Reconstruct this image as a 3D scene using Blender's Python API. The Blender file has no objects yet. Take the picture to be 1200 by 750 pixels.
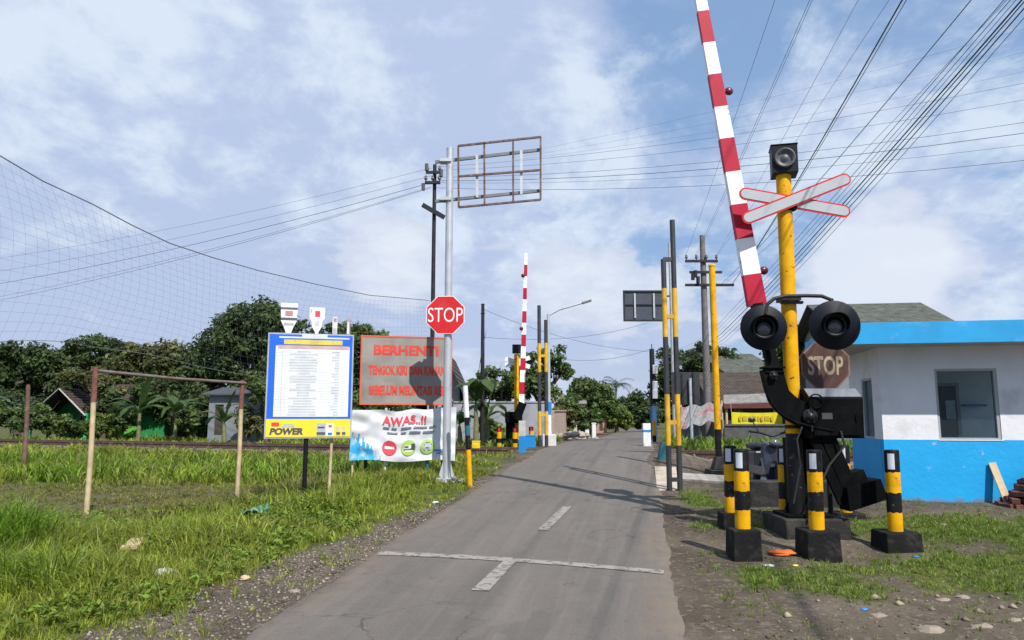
import bpy, bmesh, math, random
import numpy as np
from mathutils import Vector, Matrix
C = bpy.context.scene.collection
scene = bpy.context.scene
R = math.radians
rng = np.random.default_rng(7)
random.seed(7)
CAMZ = 1.8
PITCH = math.atan(115/867.0)
F = 867.0
def V(*a): return Vector(a)

# ------------------------------------------------------------------ measuring the place
def ray(px, py):
    u = (px-600)/F; v = (375-py)/F
    return Vector((u, math.cos(PITCH)-v*math.sin(PITCH), math.sin(PITCH)+v*math.cos(PITCH)))
def at(px, py, Y):
    d = ray(px, py); return Vector((0, 0, CAMZ)) + d*(Y/d.y)
def zat(py, Y): return at(600, py, Y).z
def on_plane(px, py, P, n):
    d = ray(px, py); o = Vector((0, 0, CAMZ))
    return o + d*((P-o).dot(n)/d.dot(n))

ROAD_DIR = Vector((.1762, .9844, 0))
ROAD_R = Vector((.9844, -.1762, 0))
def xr(y): return -1.315 + .179*y
HALF = 1.57
def sstep(a, b, x):
    t = np.clip((x-a)/(b-a), 0, 1); return t*t*(3-2*t)
def profile(y):
    y = np.asarray(y, float)
    k = .06
    a = .05*np.maximum(y, -2); b = .95
    h = np.clip(.5+.5*(b-a)/(2*k), 0, 1)
    m = b*(1-h)+a*h - k*2*h*(1-h)*.5
    return m - .45*sstep(24, 55, y)
RS = 1/math.sqrt(1+.42*.42)
def rail_s(x, y): return (y-(21.0-.42*x))*RS
def ground_z(x, y):
    x = np.asarray(x, float); y = np.asarray(y, float)
    u = x-xr(y)
    p = profile(y)
    fld = np.minimum(p, .43 + .07*sstep(22, 30, y))
    w = sstep(2.6, 5.6, -u)
    z = p*(1-w)+fld*w
    s = rail_s(x, y)
    near = sstep(2.0, 3.0, np.abs(u))
    emb = (1-sstep(1.7, 4.6, np.abs(s)))
    target = .95-.15*near
    z = z*(1-emb) + np.maximum(target, z*0+target)*emb
    back = sstep(3.5, 8, s)*near
    z = z*(1-back) + (.95*(1-sstep(24,55,y))+.5*sstep(24,55,y))*back*0.75 + .25*back*.5
    bump = .03*np.sin(x*1.7+y*.6)*np.sin(y*1.3-x*.4)+.015*np.sin(x*4.1)*np.sin(y*3.7+1)
    z = z + bump*sstep(1.8, 3.2, np.abs(u))*sstep(1.4, 3, np.abs(s))
    return z
def gz(x, y): return float(ground_z(x, y))
def ghit(px, py):
    d = ray(px, py); o = Vector((0, 0, CAMZ)); t = 1.0
    while t < 300:
        p = o+d*t
        if p.z < gz(p.x, p.y): break
        t += .05
    a, b = t-.05, t
    for _ in range(20):
        m = (a+b)/2; p = o+d*m
        if p.z < gz(p.x, p.y): b = m
        else: a = m
    p = o+d*b
    return Vector((p.x, p.y, gz(p.x, p.y)))

# ------------------------------------------------------------------ materials
MATS = {}
def mat(name, col, rough=.6, metal=0., var=.18, scale=6., bump=.0, bscale=40., col2=None, amt=.5, scale2=5., hard=.12, attr=None, trans=0., spec=.5, chip=None, mud=None):
    if name in MATS: return MATS[name]
    m = bpy.data.materials.new(name); m.use_nodes = True
    nt = m.node_tree; N = nt.nodes; L = nt.links
    bs = N['Principled BSDF']; bs.inputs['Roughness'].default_value = rough; bs.inputs['Metallic'].default_value = metal
    bs.inputs['Specular IOR Level'].default_value = spec
    tc = N.new('ShaderNodeTexCoord')
    def noise(s, d=5, out='Fac'):
        n = N.new('ShaderNodeTexNoise'); n.inputs['Scale'].default_value = s; n.inputs['Detail'].default_value = d
        L.new(tc.outputs['Object'], n.inputs['Vector']); return n.outputs[out]
    def mix(fac, a, b, blend='MIX'):
        x = N.new('ShaderNodeMix'); x.data_type = 'RGBA'; x.blend_type = blend
        for s, val in ((x.inputs[0], fac), (x.inputs[6], a), (x.inputs[7], b)):
            if hasattr(val, 'is_linked'): L.new(val, s)
            elif isinstance(val, (int, float)): s.default_value = val
            else: s.default_value = (*val[:3], 1)
        return x.outputs[2]
    def ramp(fac, lo, hi):
        r = N.new('ShaderNodeMapRange'); r.inputs['From Min'].default_value = lo; r.inputs['From Max'].default_value = hi
        L.new(fac, r.inputs['Value']); return r.outputs['Result']
    base = None
    if attr:
        a = N.new('ShaderNodeAttribute'); a.attribute_name = attr; base = a.outputs['Color']
    else:
        rgb = N.new('ShaderNodeRGB'); rgb.outputs[0].default_value = (*col, 1); base = rgb.outputs[0]
    if var:
        f = ramp(noise(scale), .3, .7)
        g = N.new('ShaderNodeMapRange'); g.inputs['To Min'].default_value = 1-var; g.inputs['To Max'].default_value = 1+var*.6
        L.new(f, g.inputs['Value'])
        cc = N.new('ShaderNodeCombineColor')
        for i in range(3): L.new(g.outputs['Result'], cc.inputs[i])
        base = mix(1.0, base, cc.outputs[0], 'MULTIPLY')
    if col2:
        f = ramp(noise(scale2, 7), 1-amt-hard, 1-amt+hard)
        base = mix(f, base, col2)
    if chip:
        f = ramp(noise(chip[2], 9), 1-chip[1]-.02, 1-chip[1]+.02); base = mix(f, base, chip[0])
    if mud:     # splashed and rising dirt near the foot of a wall, ragged at its upper edge
        sp_ = N.new('ShaderNodeSeparateXYZ'); L.new(tc.outputs['Object'], sp_.inputs[0]); ad = N.new('ShaderNodeMath'); ad.operation = 'MULTIPLY_ADD'; L.new(noise(7, 8), ad.inputs[0]); ad.inputs[1].default_value = -mud[1]*2.2; L.new(sp_.outputs[2], ad.inputs[2])
        f = N.new('ShaderNodeMapRange'); L.new(ad.outputs[0], f.inputs['Value']); f.inputs['From Min'].default_value = -mud[1]*.9; f.inputs['From Max'].default_value = -mud[1]*.2; f.inputs['To Min'].default_value = .75; f.inputs['To Max'].default_value = 0
        base = mix(f.outputs['Result'], base, mud[0])
    L.new(base, bs.inputs['Base Color'])
    if bump:
        b = N.new('ShaderNodeBump'); b.inputs['Strength'].default_value = bump; b.inputs['Distance'].default_value = .02
        L.new(noise(bscale), b.inputs['Height']); L.new(b.outputs['Normal'], bs.inputs['Normal'])
    if trans:
        t = N.new('ShaderNodeBsdfTranslucent'); L.new(base, t.inputs['Color'])
        ms = N.new('ShaderNodeMixShader'); ms.inputs[0].default_value = trans
        L.new(bs.outputs[0], ms.inputs[1]); L.new(t.outputs[0], ms.inputs[2])
        L.new(ms.outputs[0], N['Material Output'].inputs['Surface'])
    MATS[name] = m
    return m
yellow = mat('yellow paint', (.70, .355, .002), .5, col2=(.30, .13, .01), amt=.30, scale2=7, var=.22, spec=.2, chip=((.07, .045, .03), .335, 17))
black = mat('black paint', (.006, .0065, .008), .5, var=.3, col2=(.03, .027, .024), amt=.33, spec=.25, chip=((.12, .085, .05), .31, 20))
black_steel = mat('black machine steel', (.003, .0035, .004), .6, var=.3, spec=.06, col2=(.008, .0075, .007), amt=.38, scale2=7)
navy = mat('signal disc black', (.006, .008, .013), .5, spec=.25)
white = mat('white paint', (.72, .73, .75), .5, var=.1, col2=(.42, .40, .36), amt=.32, chip=((.2, .17, .14), .32, 16))
red = mat('red paint', (.42, .018, .035), .45, var=.15, col2=(.34, .08, .08), amt=.3)
signred = mat('sign red', (.56, .022, .026), .5, var=.12, col2=(.50, .06, .06), amt=.3, spec=.2)
signwhite = mat('sign white', (.78, .79, .80), .45, var=.05)
galv = mat('galvanised steel', (.50, .52, .55), .42, .35, var=.15, scale=4, col2=(.26, .24, .22), amt=.27)
greysteel = mat('grey steel', (.17, .18, .20), .5, .3, var=.25)
darksteel = mat('dark weathered steel', (.022, .024, .028), .55, .2, var=.3, col2=(.06, .035, .025), amt=.3, spec=.3)
rust = mat('rusted steel', (.11, .065, .055), .75, .1, var=.35, col2=(.20, .17, .17), amt=.4, scale2=9)
bluepaint = mat('blue paint', (.006, .20, .52), .5, var=.1)
concrete = mat('concrete', (.34, .32, .29), .9, var=.25, bump=.3, col2=(.22, .20, .17), amt=.4)
blackconcrete = mat('black painted concrete', (.010, .010, .010), .85, var=.35, bump=.5, bscale=25, col2=(.05, .043, .036), amt=.34, scale2=6, spec=.2)
wood = mat('raw timber', (.50, .39, .25), .8, var=.2, scale=12)
bark = mat('bark', (.11, .085, .06), .95, var=.35, bump=.6, bscale=18)
glassdark = mat('lens glass', (.06, .065, .07), .12, var=.1)

# ------------------------------------------------------------------ mesh builder
def tag(o, label=None, cat=None, group=None, kind=None):
    if label: o['label'] = label
    if cat: o['category'] = cat
    if group: o['group'] = group
    if kind: o['kind'] = kind
    return o
def thing(name, label, cat, loc, group=None):
    o = bpy.data.objects.new(name, None); C.objects.link(o); o.location = loc
    o.empty_display_size = .2
    return tag(o, label, cat, group)
def basis(d, up=None):
    d = d.normalized()
    up = up or (Vector((0, 0, 1)) if abs(d.z) < .95 else Vector((1, 0, 0)))
    a = d.cross(up).normalized(); return a, a.cross(d).normalized(), d
class MB:
    def __init__(s): s.v = []; s.f = []; s.m = []; s.sm = []
    def add(s, vs, fs, mi=0, smooth=False):
        b = len(s.v); s.v += [tuple(q) for q in vs]
        for f in fs: s.f.append([i+b for i in f]); s.m.append(mi); s.sm.append(smooth)
        return s
    def box8(s, P, mi=0):
        return s.add(P, [(0,3,2,1),(4,5,6,7),(0,1,5,4),(1,2,6,5),(2,3,7,6),(3,0,4,7)], mi)
    def box(s, c, sz, r=None, mi=0):
        c = Vector(c); x, y, z = [q/2 for q in sz]
        X, Y, Z = r or (Vector((1,0,0)), Vector((0,1,0)), Vector((0,0,1)))
        P = [c+X*a*x+Y*b*y+Z*k*z for k in (-1,1) for a,b in ((-1,-1),(1,-1),(1,1),(-1,1))]
        return s.box8(P, mi)
    def beam(s, p0, p1, w, h, up=None, mi=0, w1=None, h1=None):
        p0 = Vector(p0); p1 = Vector(p1); a, b, d = basis(p1-p0, up); w1 = w1 or w; h1 = h1 or h
        P = [p+a*i*ww/2+b*j*hh/2 for p, ww, hh in ((p0,w,h),(p1,w1,h1)) for i,j in ((-1,-1),(1,-1),(1,1),(-1,1))]
        return s.box8(P, mi)
    def cyl(s, p0, p1, r0, r1=None, n=14, mi=0, cap=True):
        p0 = Vector(p0); p1 = Vector(p1); r1 = r0 if r1 is None else r1
        a, b, d = basis(p1-p0)
        ring = lambda p, r: [p+(a*math.cos(t)+b*math.sin(t))*r for t in [2*math.pi*i/n for i in range(n)]]
        vs = ring(p0, r0)+ring(p1, r1)
        s.add(vs, [(i, (i+1)%n, n+(i+1)%n, n+i) for i in range(n)], mi, True)
        if cap: s.add(vs[:n], [list(range(n))[::-1]], mi); s.add(vs[n:], [list(range(n))], mi)
        return s
    def tube(s, pts, r, n=8, mi=0, caps=True):
        pts = [Vector(p) for p in pts]; rr = r if hasattr(r, '__len__') else [r]*len(pts)
        vs = []; a0 = None
        for i, p in enumerate(pts):
            d = (pts[min(i+1, len(pts)-1)]-pts[max(i-1, 0)])
            a, b, d = basis(d, a0)
            a0 = b
            vs += [p+(a*math.cos(t)+b*math.sin(t))*rr[i] for t in [2*math.pi*k/n for k in range(n)]]
        fs = [(i*n+k, i*n+(k+1)%n, (i+1)*n+(k+1)%n, (i+1)*n+k) for i in range(len(pts)-1) for k in range(n)]
        s.add(vs, fs, mi, True)
        if caps: s.add(vs[:n], [list(range(n))[::-1]], mi); s.add(vs[-n:], [list(range(n))], mi)
        return s
    def lathe(s, p0, d, prof, n=24, mi=0):
        p0 = Vector(p0); a, b, d = basis(Vector(d)); vs = []
        for t, r in prof:
            vs += [p0+d*t+(a*math.cos(q)+b*math.sin(q))*max(r, 1e-4) for q in [2*math.pi*k/n for k in range(n)]]
        fs = [(i*n+k, i*n+(k+1)%n, (i+1)*n+(k+1)%n, (i+1)*n+k) for i in range(len(prof)-1) for k in range(n)]
        return s.add(vs, fs, mi, True)
    def prism(s, pts, ext, mi=0, side=None):
        pts = [Vector(p) for p in pts]; ext = Vector(ext); n = len(pts)
        s.add(pts, [list(range(n))[::-1]], mi); s.add([p+ext for p in pts], [list(range(n))], mi)
        s.add(pts+[p+ext for p in pts], [(i, (i+1)%n, n+(i+1)%n, n+i) for i in range(n)], mi if side is None else side)
        return s
    def sphere(s, c, r, mi=0, n=10, m=7, sq=(1,1,1)):
        c = Vector(c); vs = [c+Vector((0,0,-r*sq[2]))]
        for j in range(1, m):
            t = -math.pi/2+math.pi*j/m
            vs += [c+Vector((math.cos(t)*math.cos(q)*r*sq[0], math.cos(t)*math.sin(q)*r*sq[1], math.sin(t)*r*sq[2])) for q in [2*math.pi*k/n for k in range(n)]]
        vs.append(c+Vector((0,0,r*sq[2]))); top = len(vs)-1
        fs = [(0, 1+(k+1)%n, 1+k) for k in range(n)]
        for j in range(m-2): fs += [(1+j*n+k, 1+j*n+(k+1)%n, 1+(j+1)*n+(k+1)%n, 1+(j+1)*n+k) for k in range(n)]
        fs += [(1+(m-2)*n+k, 1+(m-2)*n+(k+1)%n, top) for k in range(n)]
        return s.add(vs, fs, mi, True)
    def build(s, name, mats, parent=None, loc=None, bevel=0, label=None):
        o0 = Vector(parent['_o']) if parent is not None else Vector(loc or (0,0,0))
        me = bpy.data.meshes.new(name)
        me.from_pydata([(x-o0.x, y-o0.y, z-o0.z) for x,y,z in s.v], [], s.f)
        me.polygons.foreach_set('material_index', s.m); me.polygons.foreach_set('use_smooth', s.sm)
        for m in (mats if isinstance(mats, (list, tuple)) else [mats]): me.materials.append(m)
        bm = bmesh.new(); bm.from_mesh(me); bmesh.ops.recalc_face_normals(bm, faces=bm.faces) if s.closed else None; bm.to_mesh(me); bm.free()
        me.update()
        o = bpy.data.objects.new(name, me); C.objects.link(o)
        if parent is not None: o.parent = parent
        else: o.location = o0
        o['_o'] = tuple(o0)
        if bevel:
            b = o.modifiers.new('bevel', 'BEVEL'); b.width = bevel; b.segments = 2; b.limit_method = 'ANGLE'; b.angle_limit = R(40)
        if label: o['label'] = label
        return o
    closed = True
def T(name, label, cat, loc, group=None):
    o = thing(name, label, cat, loc, group); o['_o'] = tuple(Vector(loc)); return o
def copy_thing(root, loc, label=None):
    r = root.copy(); C.objects.link(r); r.location = loc
    if label: r['label'] = label
    for ch in [c for c in scene.objects if c.parent == root]:
        c = ch.copy(); C.objects.link(c); c.parent = r
        for g in [q for q in scene.objects if q.parent == ch]:
            d = g.copy(); C.objects.link(d); d.parent = c
    return r
def pydata(name, verts, faces_flat, loops_per, mats, cols=None, loc=(0,0,0), smooth=False):
    """fast mesh from numpy: verts (n,3), faces_flat int array, loops_per array"""
    me = bpy.data.meshes.new(name)
    me.vertices.add(len(verts)); me.vertices.foreach_set('co', (np.asarray(verts)-np.asarray(loc)).astype(np.float32).ravel())
    lp = np.asarray(loops_per, np.int32); me.loops.add(len(faces_flat)); me.polygons.add(len(lp))
    me.loops.foreach_set('vertex_index', np.asarray(faces_flat, np.int32))
    st = np.zeros(len(lp), np.int32); st[1:] = np.cumsum(lp)[:-1]
    me.polygons.foreach_set('loop_start', st); me.polygons.foreach_set('loop_total', lp)
    if smooth: me.polygons.foreach_set('use_smooth', np.ones(len(lp), bool))
    if cols is not None:
        a = me.color_attributes.new('tint', 'FLOAT_COLOR', 'POINT')
        c4 = np.ones((len(verts), 4), np.float32); c4[:, :3] = cols; a.data.foreach_set('color', c4.ravel())
    for m in (mats if isinstance(mats, (list, tuple)) else [mats]): me.materials.append(m)
    me.update(calc_edges=True); me.validate()
    o = bpy.data.objects.new(name, me); C.objects.link(o); o.location = loc; o['_o'] = tuple(loc)
    return o

# lettering
_tx = {}
def text_mesh(txt, bold):
    k = (txt, bold)
    if k not in _tx:
        cu = bpy.data.curves.new('t', 'FONT'); cu.body = txt; cu.size = 1; cu.offset = bold; cu.resolution_u = 4
        ob = bpy.data.objects.new('t', cu); C.objects.link(ob)
        me = bpy.data.meshes.new_from_object(ob.evaluated_get(bpy.context.evaluated_depsgraph_get()))
        vs = [tuple(v.co) for v in me.vertices]; fs = [tuple(p.vertices) for p in me.polygons]
        bpy.data.objects.remove(ob); bpy.data.curves.remove(cu); bpy.data.meshes.remove(me)
        _tx[k] = (vs, fs)
    return _tx[k]
class Fr:
    """a board's own plane: origin, right, up, outward normal"""
    def __init__(s, O, r, u=Vector((0,0,1))):
        s.O = Vector(O); s.r = Vector(r).normalized(); s.u = Vector(u).normalized(); s.n = s.r.cross(s.u).normalized()
    def p(s, a, b, c=0): return s.O+s.r*a+s.u*b+s.n*c
    def slab(s, mb, a0, a1, b0, b1, c0, c1, mi=0):
        mb.box8([s.p(a0,b0,c1), s.p(a1,b0,c1), s.p(a1,b0,c0), s.p(a0,b0,c0), s.p(a0,b1,c1), s.p(a1,b1,c1), s.p(a1,b1,c0), s.p(a0,b1,c0)], mi)
    def text(s, mb, txt, ac, bc, w, h, c, mi=0, bold=.02, skew=0):
        vs, fs = text_mesh(txt, bold)
        x0 = min(v[0] for v in vs); x1 = max(v[0] for v in vs); y0 = min(v[1] for v in vs); y1 = max(v[1] for v in vs)
        q = [s.p(ac+((v[0]-x0)/(x1-x0)-.5)*w+((v[1]-y0)/(y1-y0)-.5)*h*skew, bc+((v[1]-y0)/(y1-y0)-.5)*h, c) for v in vs]
        mb.add(q, fs, mi)
    def disc(s, mb, ac, bc, r, c0, c1, mi=0, n=24, ry=None, ph=0):
        ry = ry or r
        mb.prism([s.p(ac+math.cos(ph+2*math.pi*i/n)*r, bc+math.sin(ph+2*math.pi*i/n)*ry, c0) for i in range(n)], s.n*(c1-c0), mi)
def yawr(deg): return Vector((math.cos(R(deg)), math.sin(R(deg)), 0))
# ------------------------------------------------------------------ light, sky, camera
EL = R(49.5); SD = Vector((.45, -.893, 0)).normalized()
sun = bpy.data.lights.new('sun', 'SUN'); sun.energy = 4.2; sun.angle = R(.55); sun.color = (1, .955, .88)
so = bpy.data.objects.new('sun', sun); C.objects.link(so)
sdir = Vector((SD.x*math.cos(EL), SD.y*math.cos(EL), math.sin(EL)))
so.rotation_euler = (-sdir).to_track_quat('-Z', 'Y').to_euler(); so.location = (5, -8, 14)
w = bpy.data.worlds.new('World'); scene.world = w; w.use_nodes = True
nt = w.node_tree; N = nt.nodes; L = nt.links
bg = N['Background']; bg.inputs['Strength'].default_value = .1
sky = N.new('ShaderNodeTexSky'); sky.sky_type = 'NISHITA'; sky.sun_disc = False
sky.sun_elevation = EL; sky.sun_rotation = math.atan2(SD.x, SD.y); sky.air_density = 1.0; sky.dust_density = 1.2; sky.ozone_density = 1.6
def wn(t, **kw):
    n = N.new(t)
    for k, v in kw.items(): setattr(n, k, v)
    return n
tc = wn('ShaderNodeTexCoord'); sep = wn('ShaderNodeSeparateXYZ'); L.new(tc.outputs['Generated'], sep.inputs[0])
def math_(op, a, b=None, c=None):
    n = wn('ShaderNodeMath', operation=op)
    for i, v in enumerate((a, b, c)):
        if v is None: continue
        if hasattr(v, 'is_linked'): L.new(v, n.inputs[i])
        else: n.inputs[i].default_value = v
    return n.outputs[0]
zz = math_('MAXIMUM', sep.outputs[2], 0.0)
den = math_('ADD', zz, .34)
cx = math_('DIVIDE', sep.outputs[0], den); cy = math_('DIVIDE', sep.outputs[1], den)
comb = wn('ShaderNodeCombineXYZ'); L.new(cx, comb.inputs[0]); L.new(cy, comb.inputs[1])
def cloud(scale, detail, off, dist=.4, rough=.55, stretch=(1, 1)):
    mp = wn('ShaderNodeMapping'); mp.inputs['Location'].default_value = off; mp.inputs['Scale'].default_value = (stretch[0], stretch[1], 1)
    L.new(comb.outputs[0], mp.inputs[0])
    n = wn('ShaderNodeTexNoise'); n.inputs['Scale'].default_value = scale; n.inputs['Detail'].default_value = detail
    n.inputs['Distortion'].default_value = dist; n.inputs['Roughness'].default_value = rough
    L.new(mp.outputs[0], n.inputs['Vector']); return n.outputs['Fac']
def mr(v, a, b, c=0., d=1.):
    n = wn('ShaderNodeMapRange', interpolation_type='SMOOTHSTEP'); L.new(v, n.inputs['Value'])
    for k, x in (('From Min', a), ('From Max', b), ('To Min', c), ('To Max', d)): n.inputs[k].default_value = x
    return n.outputs['Result']
def wmix(f, a, b):
    x = wn('ShaderNodeMix', data_type='RGBA')
    for s, v in ((x.inputs[0], f), (x.inputs[6], a), (x.inputs[7], b)):
        if hasattr(v, 'is_linked'): L.new(v, s)
        elif isinstance(v, (int, float)): s.default_value = v
        else: s.default_value = (*v, 1)
    return x.outputs[2]
def blob(px, py, lo, hi):
    d = ray(px, py).normalized(); n = wn('ShaderNodeVectorMath', operation='DOT_PRODUCT')
    nn = wn('ShaderNodeVectorMath', operation='NORMALIZE'); L.new(tc.outputs['Generated'], nn.inputs[0]); L.new(nn.outputs[0], n.inputs[0]); n.inputs[1].default_value = d
    return mr(n.outputs['Value'], math.cos(R(lo)), math.cos(R(hi)))
SK = 1.0
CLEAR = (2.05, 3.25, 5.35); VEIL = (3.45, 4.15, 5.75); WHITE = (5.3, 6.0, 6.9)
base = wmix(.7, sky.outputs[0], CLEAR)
n1 = cloud(2.6, 6, (3.1, .7, 0), .2, .58)
veil = math_('ADD', n1, math_('MULTIPLY', blob(120, 330, 45, 8), .30))
veil = math_('ADD', veil, math_('MULTIPLY', blob(1000, 110, 30, 4), -.10))
veil = math_('ADD', veil, math_('MULTIPLY', blob(1180, 320, 12, 2), .16))
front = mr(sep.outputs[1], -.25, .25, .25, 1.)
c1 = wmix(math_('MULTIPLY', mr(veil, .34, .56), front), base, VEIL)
streak = math_('ADD', cloud(4.6, 10, (.4, 2.2, 0), .25, .62, (1, .75)), math_('MULTIPLY', cloud(1.3, 3, (7.4, 1.2, 0), .1, .5), .9))
streak = math_('ADD', streak, math_('MULTIPLY', blob(170, 340, 20, 6), -.17))
streak = math_('ADD', streak, math_('MULTIPLY', blob(330, 80, 16, 4), .12))
streak = math_('ADD', streak, math_('MULTIPLY', blob(60, 60, 12, 3), .07))
streak = math_('ADD', streak, math_('MULTIPLY', math_('SUBTRACT', cloud(11, 8, (2.2, 6.1, 0), .2, .6), .5), .42))
streak = math_('ADD', streak, math_('MULTIPLY', blob(600, 40, 13, 3), .08))
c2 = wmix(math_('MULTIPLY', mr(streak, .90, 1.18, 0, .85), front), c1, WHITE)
puff = cloud(9.0, 9, (5.2, 1.1, 0), .1, .62)
for bx, by, lo, k in ((1035, 290, 5.5, .60), (1000, 350, 6, .60), (1090, 330, 5, .4), (440, 290, 6, .34), (480, 320, 6, .36), (690, 335, 6, .36), (740, 345, 5, .3), (840, 350, 6, .36), (620, 330, 6, .25)):
    puff = math_('ADD', puff, math_('MULTIPLY', blob(bx, by, lo, .8), k))
c2 = wmix(mr(puff, .72, .92, 0, .85), c2, wmix(mr(puff, .8, 1.3), (4.5, 5.0, 6.1), (5.7, 6.1, 6.8)))
hz = mr(zz, .0, .13, .6, 0.)
c3 = wmix(hz, c2, (4.2, 4.55, 5.5))
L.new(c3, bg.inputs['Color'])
cam = bpy.data.cameras.new('camera'); cam.sensor_width = 36; cam.lens = F/1200*36; cam.clip_end = 3000; cam.clip_start = .05
co = bpy.data.objects.new('camera', cam); C.objects.link(co); co.location = (0, 0, CAMZ); co.rotation_euler = (R(90)+PITCH, 0, 0)
scene.camera = co
vs = scene.view_settings; vs.view_transform = 'Standard'; vs.look = 'None'; vs.gamma = 1; vs.use_curve_mapping = False; vs.exposure = 0.5

# ------------------------------------------------------------------ ground, road, markings
def vnoise(x, y, s, seed=0):
    x = np.asarray(x, float)*s+seed*17.3; y = np.asarray(y, float)*s-seed*9.1
    xi = np.floor(x); yi = np.floor(y); fx = x-xi; fy = y-yi; fx = fx*fx*(3-2*fx); fy = fy*fy*(3-2*fy)
    def h(a, b):
        q = np.sin(a*127.1+b*311.7+seed*3.3)*43758.5453; return q-np.floor(q)
    return (h(xi, yi)*(1-fx)+h(xi+1, yi)*fx)*(1-fy)+(h(xi, yi+1)*(1-fx)+h(xi+1, yi+1)*fx)*fy
def fbm(x, y, s, seed=0): return vnoise(x, y, s, seed)*.55+vnoise(x, y, s*2.1, seed+1)*.3+vnoise(x, y, s*4.3, seed+2)*.15
def gravel_w(y): return np.clip(1.05-(np.asarray(y, float)-5)*.17, .08, 1.15)
def zones(x, y):
    """how far grass, bare earth and ballast hold the ground at (x, y)"""
    u = x-xr(y); s = rail_s(x, y); n = fbm(x, y, .9, 3)-.5; n2 = fbm(x, y, .35, 5)-.5
    left = sstep(0, .35, -(u+HALF+gravel_w(y)+n*.7))
    mud = sstep(9.4, 10.4, y+n*1.6)*(1-sstep(14.6, 16, y+n*1.8))*sstep(4.0, 5.2, -u+n)*(1-.0)
    left_g = left*(1-.50*mud)
    # right verge: earth by the road, turf patches further right
    pr = np.maximum.reduce([
        np.exp(-(((x-4.9)/1.5)**2+((y-7.3)/.75)**2)*.8),
        np.exp(-(((x-5.2)/2.2)**2+((y-9.3)/.95)**2)*.8), .55*np.exp(-(((x-2.6)/.8)**2+((y-7.0)/.8)**2)),
        .8*np.exp(-(((x-2.75)/.5)**2+((y-11.4)/.9)**2)),
        .75*np.exp(-(((x-2.2)/.6)**2+((y-9.6)/.7)**2))])
    right = sstep(.22, .72, pr+n*.9+.5*(vnoise(x, y, 4.5, 8)-.5))*sstep(1.75, 2.0, u)
    beyond = sstep(2.0, 3.0, s)*sstep(2.0, 2.6, np.abs(u)+n*.4)
    grass = np.where(s > 1.6, beyond, np.where(u < 0, left_g, right))
    bal = (1-sstep(1.25, 1.9, np.abs(s)+n*.5))*sstep(1.8, 2.4, np.abs(u))
    bal = np.where((u < 0), bal*sstep(.25, .7, fbm(x, y, .5, 9)+.15), bal)
    grass = grass*(1-bal)
    return grass, bal, mud*left
xs = np.concatenate([-np.geomspace(900, 26, 26), np.arange(-25, -4, .3), np.arange(-4, 8, .14), np.arange(8, 25, .3), np.geomspace(26, 900, 26)])
ys = np.concatenate([np.arange(-14, 3, 1.0), np.arange(3, 13, .14), np.arange(13, 32, .25), np.arange(32, 60, 1), np.geomspace(60, 1500, 26)])
GX, GY = np.meshgrid(xs, ys)
GZ = ground_z(GX, GY)
uu = np.abs(GX-xr(GY))
GZ = np.where(uu < HALF-.18, GZ-.06, GZ) + .012*(fbm(GX, GY, 3, 2)-.5)*(uu > HALF)
nx, ny = len(xs), len(ys)
idx = np.arange(nx*ny).reshape(ny, nx)
fc = np.stack([idx[:-1, :-1], idx[:-1, 1:], idx[1:, 1:], idx[1:, :-1]], -1).reshape(-1)
gr, ba, mu = zones(GX, GY)
gm = bpy.data.materials.new('ground soil'); gm.use_nodes = True
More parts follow.
